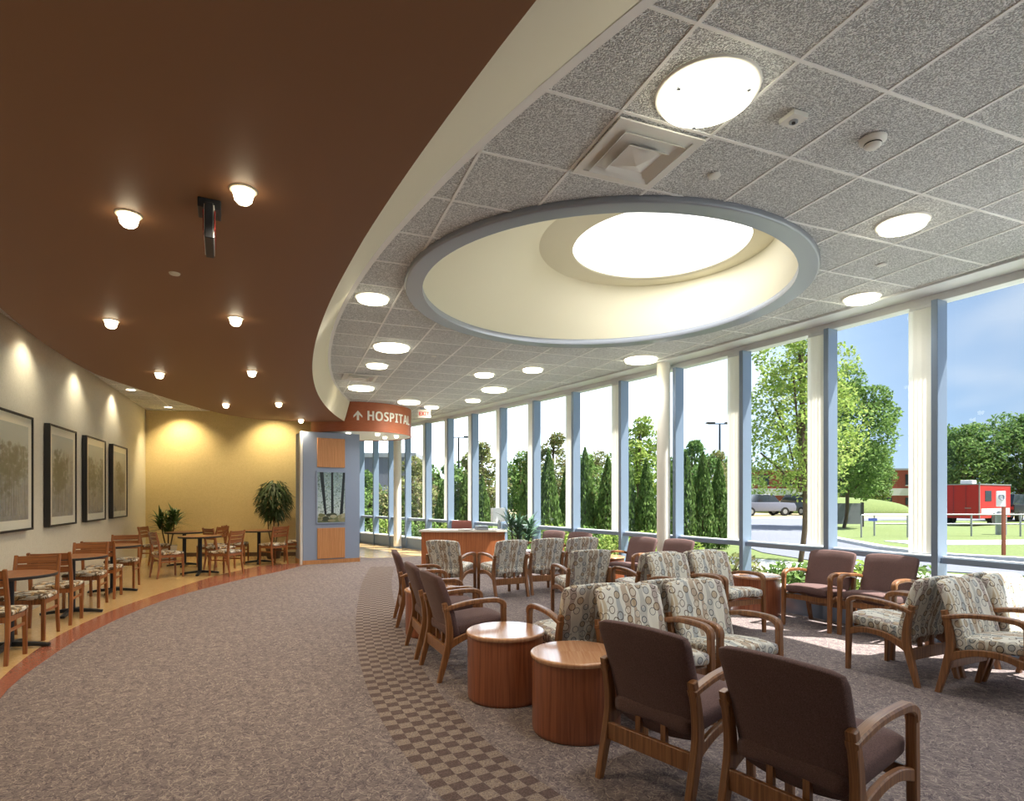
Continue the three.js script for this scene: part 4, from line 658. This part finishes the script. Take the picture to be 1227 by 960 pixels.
// leaves
const leafGeo = (() => { const g = new THREE.BufferGeometry(); g.setAttribute('position', new THREE.Float32BufferAttribute([-0.5, 0, 0, 0, 0.12, -0.26, 0.5, 0, 0, 0, 0.12, 0.26, 0, 0.02, 0], 3)); g.setIndex([0, 1, 4, 1, 2, 4, 2, 3, 4, 3, 0, 4]); g.computeVertexNormals(); return g; })();
const sprayGeo = (() => { const g = new THREE.BufferGeometry(); g.setAttribute('position', new THREE.Float32BufferAttribute([0, -0.5, 0, -0.22, 0.0, 0.04, 0, 0.5, 0, 0.22, 0.0, -0.04], 3)); g.setIndex([0, 1, 2, 0, 2, 3]); g.computeVertexNormals(); return g; })();
M.leaf = leafMat(1, 1, 1); M.leaf.color = lin(1, 1, 1);
function leaves(parent, n, at, size, cols, geo = leafGeo, upright = false) {
  const m = new THREE.InstancedMesh(geo, M.leaf, n), o = new THREE.Object3D(), c = new THREE.Color(); m.name = 'foliage'; m.castShadow = m.receiveShadow = true; m.userData.kind = 'stuff';
  for (let i = 0; i < n; i++) { const p = at(i, n); o.position.copy(p); upright ? o.rotation.set(rr(-0.5, 0.5), rr(0, 6.3), rr(-0.5, 0.5)) : o.rotation.set(rr(-1, 1), rr(0, 6.3), rr(-1, 1)); o.scale.setScalar(size * rr(0.7, 1.3)); o.updateMatrix(); m.setMatrixAt(i, o.matrix); const k = cols[Math.floor(rnd() * cols.length)], b = rr(0.75, 1.25); m.setColorAt(i, c.setRGB(k[0] * b, k[1] * b, k[2] * b)); }
  parent.add(m); return m;
}
const GREENS = { bright: [[0.28, 0.38, 0.08], [0.22, 0.33, 0.07], [0.34, 0.42, 0.12]], mid: [[0.15, 0.25, 0.07], [0.19, 0.30, 0.08], [0.12, 0.21, 0.06]], deep: [[0.09, 0.18, 0.055], [0.12, 0.22, 0.06], [0.14, 0.25, 0.075]], ever: [[0.13, 0.22, 0.06], [0.17, 0.27, 0.075], [0.10, 0.17, 0.05]], olive: [[0.24, 0.27, 0.10], [0.18, 0.22, 0.08], [0.28, 0.25, 0.13]] };
function tree(name, label, x, d, h, R, clear, n, cols, size, group, lumps = 14) {
  const t = thing(name, label, 'tree', x, d, GY, 0, group), cy = (h + clear) / 2, ry = (h - clear) / 2;
  const blobs = Array.from({ length: lumps }, (_, k) => { const u = lerp(-0.85, 0.9, (k + 0.5) / lumps), a = k * 2.4 + rr(-0.4, 0.4), q = Math.sqrt(1 - u * u) * rr(0.35, 0.75) * R * (u > 0.2 ? 0.85 : 1); return [q * Math.cos(a), cy + u * ry * 0.85, q * Math.sin(a), rr(0.32, 0.5) * R * (1 - 0.35 * Math.max(0, u))]; });
  const tr = Math.max(0.04, h * 0.0105), parts = [tube([new THREE.Vector3(0, -0.05, 0), new THREE.Vector3(0.02 * h, clear * 0.7, 0), new THREE.Vector3(0, cy, 0.02 * h), new THREE.Vector3(0.01, h * 0.86, 0)], tr, 12, 7)];
  for (const b of blobs.filter((_, k) => k % 2 === 0)) parts.push(tube([new THREE.Vector3(0, Math.min(clear * 0.9 + 0.1 * h, b[1] * 0.8), 0), new THREE.Vector3(b[0] * 0.5, lerp(clear, b[1], 0.7), b[2] * 0.5), new THREE.Vector3(b[0], b[1], b[2])], tr * 0.4, 6, 5));
  mesh('trunk', merge(parts), M.bark, t);
  const v = new THREE.Vector3();
  leaves(t, n, () => { const b = blobs[Math.floor(rnd() * lumps)]; let u = rr(-1, 1), a = rr(0, 6.283), q = Math.cbrt(rr(0.15, 1)) * b[3]; const s = Math.sqrt(1 - u * u); return v.set(b[0] + q * s * Math.cos(a), b[1] + q * u * 0.85, b[2] + q * s * Math.sin(a)); }, size, cols);
  return t;
}
function cypress(label, x, d, h, R, group) {
  const t = thing('arborvitae', label, 'hedge', x, d, GY, 0, group); mesh('trunk', cyl(0.05, 0.02, h * 0.9, 0, -0.02, 0, 8), M.bark, t); const v = new THREE.Vector3();
  leaves(t, 4200, () => { const y = rr(0.02, 1), a = rr(0, 6.283), prof = y < 0.25 ? 0.8 + 0.8 * y : Math.pow(1 - (y - 0.25) / 0.75, 0.75), r = R * prof * Math.sqrt(rr(0.35, 1)) * (1 + 0.12 * Math.sin(a * 5 + y * 22)); return v.set(r * Math.cos(a), y * h, r * Math.sin(a)); }, 0.14, GREENS.ever, sprayGeo, true);
}
const GH = 'dark green columnar hedge trees outside the windows';
for (let k = 0; k < 11; k++) cypress('columnar evergreen in the hedge row outside the windows', 0.55 + k * 0.62 + rr(-0.08, 0.08), 18.6 + rr(-0.3, 0.3), rr(2.75, 3.25), rr(0.38, 0.46), GH);
for (const [x, d] of [[-1.1, 21.5], [-1.75, 21.8], [-2.6, 22.2]]) cypress('columnar evergreen in the hedge row outside the windows', x, d, rr(2.1, 2.5), 0.4, GH);
tree('young_tree', 'young bright green tree with a thin trunk beside the drive', 7.35, 14.9, 6.2, 1.75, 1.3, 8500, GREENS.bright, 0.115, null, 20);
tree('leafy_tree', 'broad dark green tree across the drive behind the young tree', 17.6, 31, 8.6, 3.3, 1.2, 14000, GREENS.mid, 0.22, null, 20);
tree('leafy_tree', 'bright yellow-green tree rising over the hedge row', 4.9, 22.5, 4.9, 1.2, 1.6, 2600, GREENS.bright, 0.17, null, 12);
const GT = 'background trees behind the hedge', LT = 'loose wild tree standing behind the hedge row';
for (const [x, d, h, R, c] of [[-4.6, 27, 3.6, 1.5, 'olive'], [-3.1, 27.5, 3.4, 1.3, 'mid'], [-1.3, 25, 4.3, 1.3, 'olive'], [0.4, 28, 4.0, 1.6, 'mid'], [1.9, 27, 5.0, 1.5, 'olive'], [3.4, 29, 4.0, 1.7, 'mid'], [6.0, 28, 4.6, 1.8, 'mid'], [8.3, 27, 4.6, 1.5, 'deep'], [9.6, 27.5, 4.1, 1.5, 'olive'], [4.8, 33, 4.4, 2, 'olive'], [-6.6, 26, 2.9, 1.4, 'mid'], [-8, 27.5, 2.8, 1.5, 'mid']]) tree('wild_tree', LT, x, d, h, R, 0.2, 4200, GREENS[c], 0.16, GT, 12);
const GF = 'distant tree line';
for (const [x, d, h, R] of [[-16, 62, 5, 3.4], [-10, 64, 5.4, 3.4], [-4.5, 62, 5.2, 3.4], [1, 64, 5, 3.4], [7, 63, 5.4, 3.4], [13, 66, 5.2, 3.4], [19, 64, 5.4, 3.6], [25, 66, 6.0, 3.8]]) tree('distant_tree', 'soft green tree in the distant tree line', x, d, h, R, 0.3, 1800, GREENS.mid, 0.5, GF, 10);
const GR = 'large trees behind the red trailer';
for (const [x, d, h, R] of [[46, 60, 9.4, 4.6], [51.5, 59, 10.6, 5.2], [56, 55, 13, 5.8], [61, 54, 15, 6.2], [43, 72, 8.4, 4.2], [70, 50, 14, 6], [78, 44, 12, 5.5], [84, 34, 13, 6]]) tree('large_tree', 'large rounded green tree behind the red trailer', x, d, h, R, 0.8, 13000, GREENS.deep.concat(GREENS.mid), 0.36, GR, 22);
// shrubs in the bed
function shrub(label, x, d, h, R, cols, group, size = 0.1, n = 900) { const t = thing('shrub', label, 'shrub', x, d, GY + 0.03, 0, group); const st = []; for (let k = 0; k < 5; k++) st.push(tube([new THREE.Vector3(0, -0.02, 0), new THREE.Vector3(0.3 * R * Math.cos(k * 1.26), h * 0.4, 0.3 * R * Math.sin(k * 1.26)), new THREE.Vector3(0.6 * R * Math.cos(k * 1.26), h * 0.8, 0.6 * R * Math.sin(k * 1.26))], 0.012, 5, 5)); mesh('stems', merge(st), M.bark, t); const v = new THREE.Vector3(); leaves(t, n, () => { const u = rr(0, 1), a = rr(0, 6.283), q = Math.cbrt(rr(0.2, 1)), r = R * q * Math.sqrt(1 - u * u * 0.9); return v.set(r * Math.cos(a), h * (0.15 + 0.85 * u * q), r * Math.sin(a)); }, size, cols); }
for (const [dd, off, h, c] of [[4.6, 1.1, 0.75, 'mid'], [5.6, 1.0, 0.7, 'mid'], [6.5, 0.95, 0.85, 'mid'], [7.3, 1.1, 0.8, 'bright'], [8.0, 1.15, 0.7, 'mid'], [8.8, 1.1, 0.75, 'olive'], [9.8, 1.2, 0.95, 'bright'], [10.5, 1.3, 1.0, 'bright'], [11.2, 1.2, 0.95, 'bright'], [12, 1.3, 1.0, 'mid'], [13, 1.4, 1.0, 'bright'], [14.2, 1.4, 0.95, 'mid'], [15.4, 1.4, 0.9, 'mid'], [16.5, 1.4, 0.95, 'bright'], [17.6, 1.4, 1.0, 'mid'], [18.6, 1.4, 1.0, 'mid'], [19.5, 1.4, 1.0, 'bright']]) { const [x, d] = winAt(dd, off); shrub('low leafy shrub in the bed right outside the glass', x, d, h, 0.5, GREENS[c], 'shrubs along the foot of the windows'); }
for (let k = 0; k < 9; k++) shrub('rounded wild bush filling the bank outside the hallway windows', -9.3 + k * 0.95, 24.6 + (k % 3) * 0.7, rr(1.6, 2.4), 0.9, k % 2 ? GREENS.mid : GREENS.olive, 'bushes on the bank', 0.17, 1500);
{ // buildings
  const b = thing('grey_building', 'dark grey flat-roofed building beyond the hallway windows', 'building', -12.2, 47, GY);
  mesh('wall', boxUV(box(8.6, 4.9, 6, 0, 2.45, -3)), M.greyWall, b); mesh('parapet', box(9.0, 0.35, 6.3, 0, 5.0, -3), M.steel, b); mesh('lower_band', box(8.62, 0.5, 0.06, 0, 2.2, 0.02), M.steel, b);
  const r = thing('brick_building', 'red brick building with pale band across the drive', 'building', 49, 82, GY, -0.1);
  mesh('wall', boxUV(box(30, 5.4, 12, 0, 2.7, -6)), M.brick, r); mesh('stone_band', box(30.1, 1.0, 0.1, 0, 2.3, 0.05), M.concrete, r); mesh('roof_edge', box(30.3, 0.25, 12.3, 0, 5.45, -6), M.steel, r);
  for (let k = 0; k < 9; k++) { const w = mesh('window', box(1.5, 1.5, 0.08, -13.2 + k * 3.3, 4.0, 0.06), M.carGlass, r); mesh('window_sill', box(1.6, 0.1, 0.2, -13.2 + k * 3.3, 3.2, 0.1), M.concrete, r); mesh('window', box(1.5, 1.0, 0.08, -13.2 + k * 3.3, 1.0, 0.06), M.carGlass, r); }
  const m = thing('grassy_mound', 'low grassy mound in front of the brick building', 'mound', 33, 60, GY); const g = new THREE.SphereGeometry(1, 28, 10, 0, Math.PI * 2, 0, Math.PI / 2).scale(8, 1.6, 4); mesh('turf', boxUV(g), M.grass, m); mesh('pale_path', boxUV(box(7, 0.06, 2.2, 0, 0.02, 5.2)), M.concrete, m);
  const sc = thing('dumpster_screen', 'dark grey screen panel under the broad tree', 'screen', 18.3, 32.3, GY, 0.05); mesh('panel', box(2.2, 1.15, 0.08, 0, 0.72, 0), M.greyWall, sc); mesh('post', box(0.12, 1.35, 0.12, 1.1, 0.67, 0), M.dark, sc); mesh('post', box(0.12, 1.35, 0.12, -1.1, 0.67, 0), M.dark, sc);
}
{ // red trailer
  const t = thing('trailer', 'red box trailer with rooftop unit parked across the lawn', 'trailer', 25.7, 34.0, GY, -1.0), red = std({ color: lin(0.52, 0.015, 0.02), roughness: 0.4 }), dark = std({ color: lin(0.30, 0.02, 0.035), roughness: 0.4 });
  mesh('body', rbox(2.5, 1.95, 4.6, 0.04, 0, 1.38, -2.3), red, t); mesh('roof_edge', box(2.56, 0.06, 4.66, 0, 2.36, -2.3), M.steel, t); mesh('rooftop_unit', rbox(0.6, 0.25, 0.6, 0.03, 0.3, 2.5, -1.2), M.white, t);
  for (const x of [-0.6, 0, 0.6]) mesh('door_rib', box(0.03, 1.8, 0.02, x, 1.38, 0.01), dark, t); for (const x of [-1.24, 1.24]) mesh('corner_post', box(0.05, 1.95, 0.05, x, 1.38, 0), M.steel, t);
  mesh('door_latch', box(0.3, 0.04, 0.05, 0.7, 1.0, 0.02), M.steel, t);
  mesh('side_window', box(0.02, 0.6, 0.9, 1.255, 1.7, -1.2), M.carGlass, t); mesh('side_window', box(0.02, 0.6, 0.9, 1.255, 1.7, -2.9), M.carGlass, t); mesh('side_stripe', box(0.02, 0.35, 4.2, 1.256, 0.8, -2.3), M.white, t);
  for (const s of [-1, 1]) for (const z of [-2.0, -2.9]) { const w = mesh('wheel', cyl(0.36, 0.36, 0.24, 0, -0.12, 0, 20).rotateZ(Math.PI / 2), M.tyre, t); w.position.set(s * 1.15, 0.36, z); }
}
function vehicle(name, label, x, d, turn, paint, pickup) {
  const t = thing(name, label, 'car', x, d, GY, turn), sh = (pts) => new THREE.Shape(pts.map(([a, b]) => new THREE.Vector2(a, b)));
  const body = pickup ? [[-2.6, 0.45], [2.6, 0.45], [2.65, 0.8], [2.5, 1.05], [1.2, 1.12], [-2.6, 1.12]] : [[-2.3, 0.42], [2.3, 0.42], [2.35, 0.75], [2.2, 1.0], [1.15, 1.08], [-2.3, 1.08]];
  const cab = pickup ? [[-0.9, 1.1], [1.25, 1.1], [0.65, 1.75], [-0.7, 1.78]] : [[-2.25, 1.06], [1.2, 1.06], [0.5, 1.72], [-2.0, 1.76]];
  const ex = (p, w, mat, n) => mesh(n, toCreasedNormals(new THREE.ExtrudeGeometry(sh(p), { depth: w - 0.1, bevelEnabled: true, bevelSize: 0.05, bevelThickness: 0.05, bevelSegments: 2 }).translate(0, 0, -w / 2 + 0.05), 0.6), mat, t);
  const p = std({ color: paint, roughness: 0.3 }); ex(body, 1.85, p, 'body'); ex(cab, 1.6, M.carGlass, 'glasshouse'); mesh('roof', rbox(pickup ? 1.3 : 2.5, 0.06, 1.5, 0.02, pickup ? -0.05 : -0.75, pickup ? 1.82 : 1.8, 0), p, t);
  for (const a of [-1.55, 1.6]) for (const s of [-0.85, 0.85]) { const w = mesh('wheel', cyl(0.37, 0.37, 0.22, 0, -0.11, 0, 20).rotateX(Math.PI / 2), M.tyre, t); w.position.set(a, 0.37, s); mesh('hub', cyl(0.2, 0.2, 0.23, 0, -0.115, 0, 14).rotateX(Math.PI / 2), M.steel, w); }
  mesh('bumper', box(0.1, 0.16, 1.8, pickup ? -2.65 : -2.35, 0.52, 0), M.steel, t); for (const s of [-0.8, 0.8]) mesh('tail_light', box(0.04, 0.2, 0.14, pickup ? -2.66 : -2.36, 0.9, s), std({ color: lin(0.5, 0.02, 0.02) }), t);
}
vehicle('pickup_truck', 'silver-grey pickup truck parked in the lot beyond the drive', 21.8, 51, 0.15, lin(0.18, 0.19, 0.25), true);
vehicle('parked_car', 'dark parked car next to the pickup truck', 26.0, 53.5, 1.9, lin(0.06, 0.08, 0.09), false);
vehicle('parked_car', 'black sport utility car parked beside the red trailer', 34.8, 40.5, 0.5, lin(0.02, 0.02, 0.025), false);
for (const [x, d, h, label] of [[-3.65, 40, 5.7, 'twin-armed lamp post far beyond the hallway-side windows'], [14.4, 40.5, 6.7, 'lamp post above the hedge near the cream column']]) {
  const t = thing('lamp_post', label, 'lamp post', x, d, GY); mesh('pole', cyl(0.09, 0.06, h, 0, 0, 0, 12), M.blackMetal, t); mesh('foot_block', cyl(0.28, 0.28, 0.6, 0, -0.02, 0, 16), M.concrete, t); mesh('cross_arm', box(1.6, 0.06, 0.06, 0, h, 0), M.blackMetal, t); for (const s of [-1, 1]) mesh('lamp_head', rbox(0.6, 0.12, 0.3, 0.03, s * 0.65, h + 0.06, 0), M.blackMetal, t); }
{ // signs and rails on the lawn
  const s = thing('lawn_sign', 'white sign on a rusty red post in the lawn', 'sign', 13.85, 16.6, GY); mesh('post', box(0.07, 1.6, 0.07, 0.12, 0.8, 0), std({ color: lin(0.32, 0.09, 0.05) }), s); mesh('sign_panel', rbox(0.26, 0.44, 0.03, 0.01, 0.0, 1.6, 0.05), M.white, s); mesh('ring_mark', new THREE.TorusGeometry(0.07, 0.02, 8, 24).translate(0, 1.65, 0.07), M.ring, s);
  const pipe = (pts) => tube(pts.map((p) => new THREE.Vector3(...p)), 0.03, 4, 8);
  for (const [x, d, w, turn, label] of [[15.3, 24.0, 1.9, 0, 'grey pipe railing by the drive beneath the broad tree'], [19.5, 24.8, 8, -0.05, 'long grey pipe railing along the far path before the trailer']]) {
    const t = thing('pipe_railing', label, 'railing', x, d, GY, turn); const n = Math.max(1, Math.round(w / 2)); mesh('top_rail', pipe([[-w / 2, 0.9, 0], [0, 0.9, 0], [w / 2, 0.9, 0]]), M.steel, t); if (w > 3) mesh('mid_rail', pipe([[-w / 2, 0.5, 0], [0, 0.5, 0], [w / 2, 0.5, 0]]), M.steel, t);
    for (let k = 0; k <= n; k++) mesh('post', cyl(0.035, 0.035, 0.92, -w / 2 + w * k / n, -0.02, 0, 10), M.steel, t); if (w < 3) mesh('blue_plate', box(0.35, 0.12, 0.02, -0.5, 0.72, 0.03), std({ color: lin(0.05, 0.1, 0.45) }), t); }
  const b = thing('bollard', 'grey bollard on the far lawn beside the path', 'bollard', 21.6, 25.8, GY); mesh('shaft', cyl(0.2, 0.2, 0.9, 0, -0.02, 0, 16), M.steel, b); mesh('cap', cyl(0.22, 0.12, 0.15, 0, 0.88, 0, 16), M.steel, b);
}
renderer.render(scene, camera);
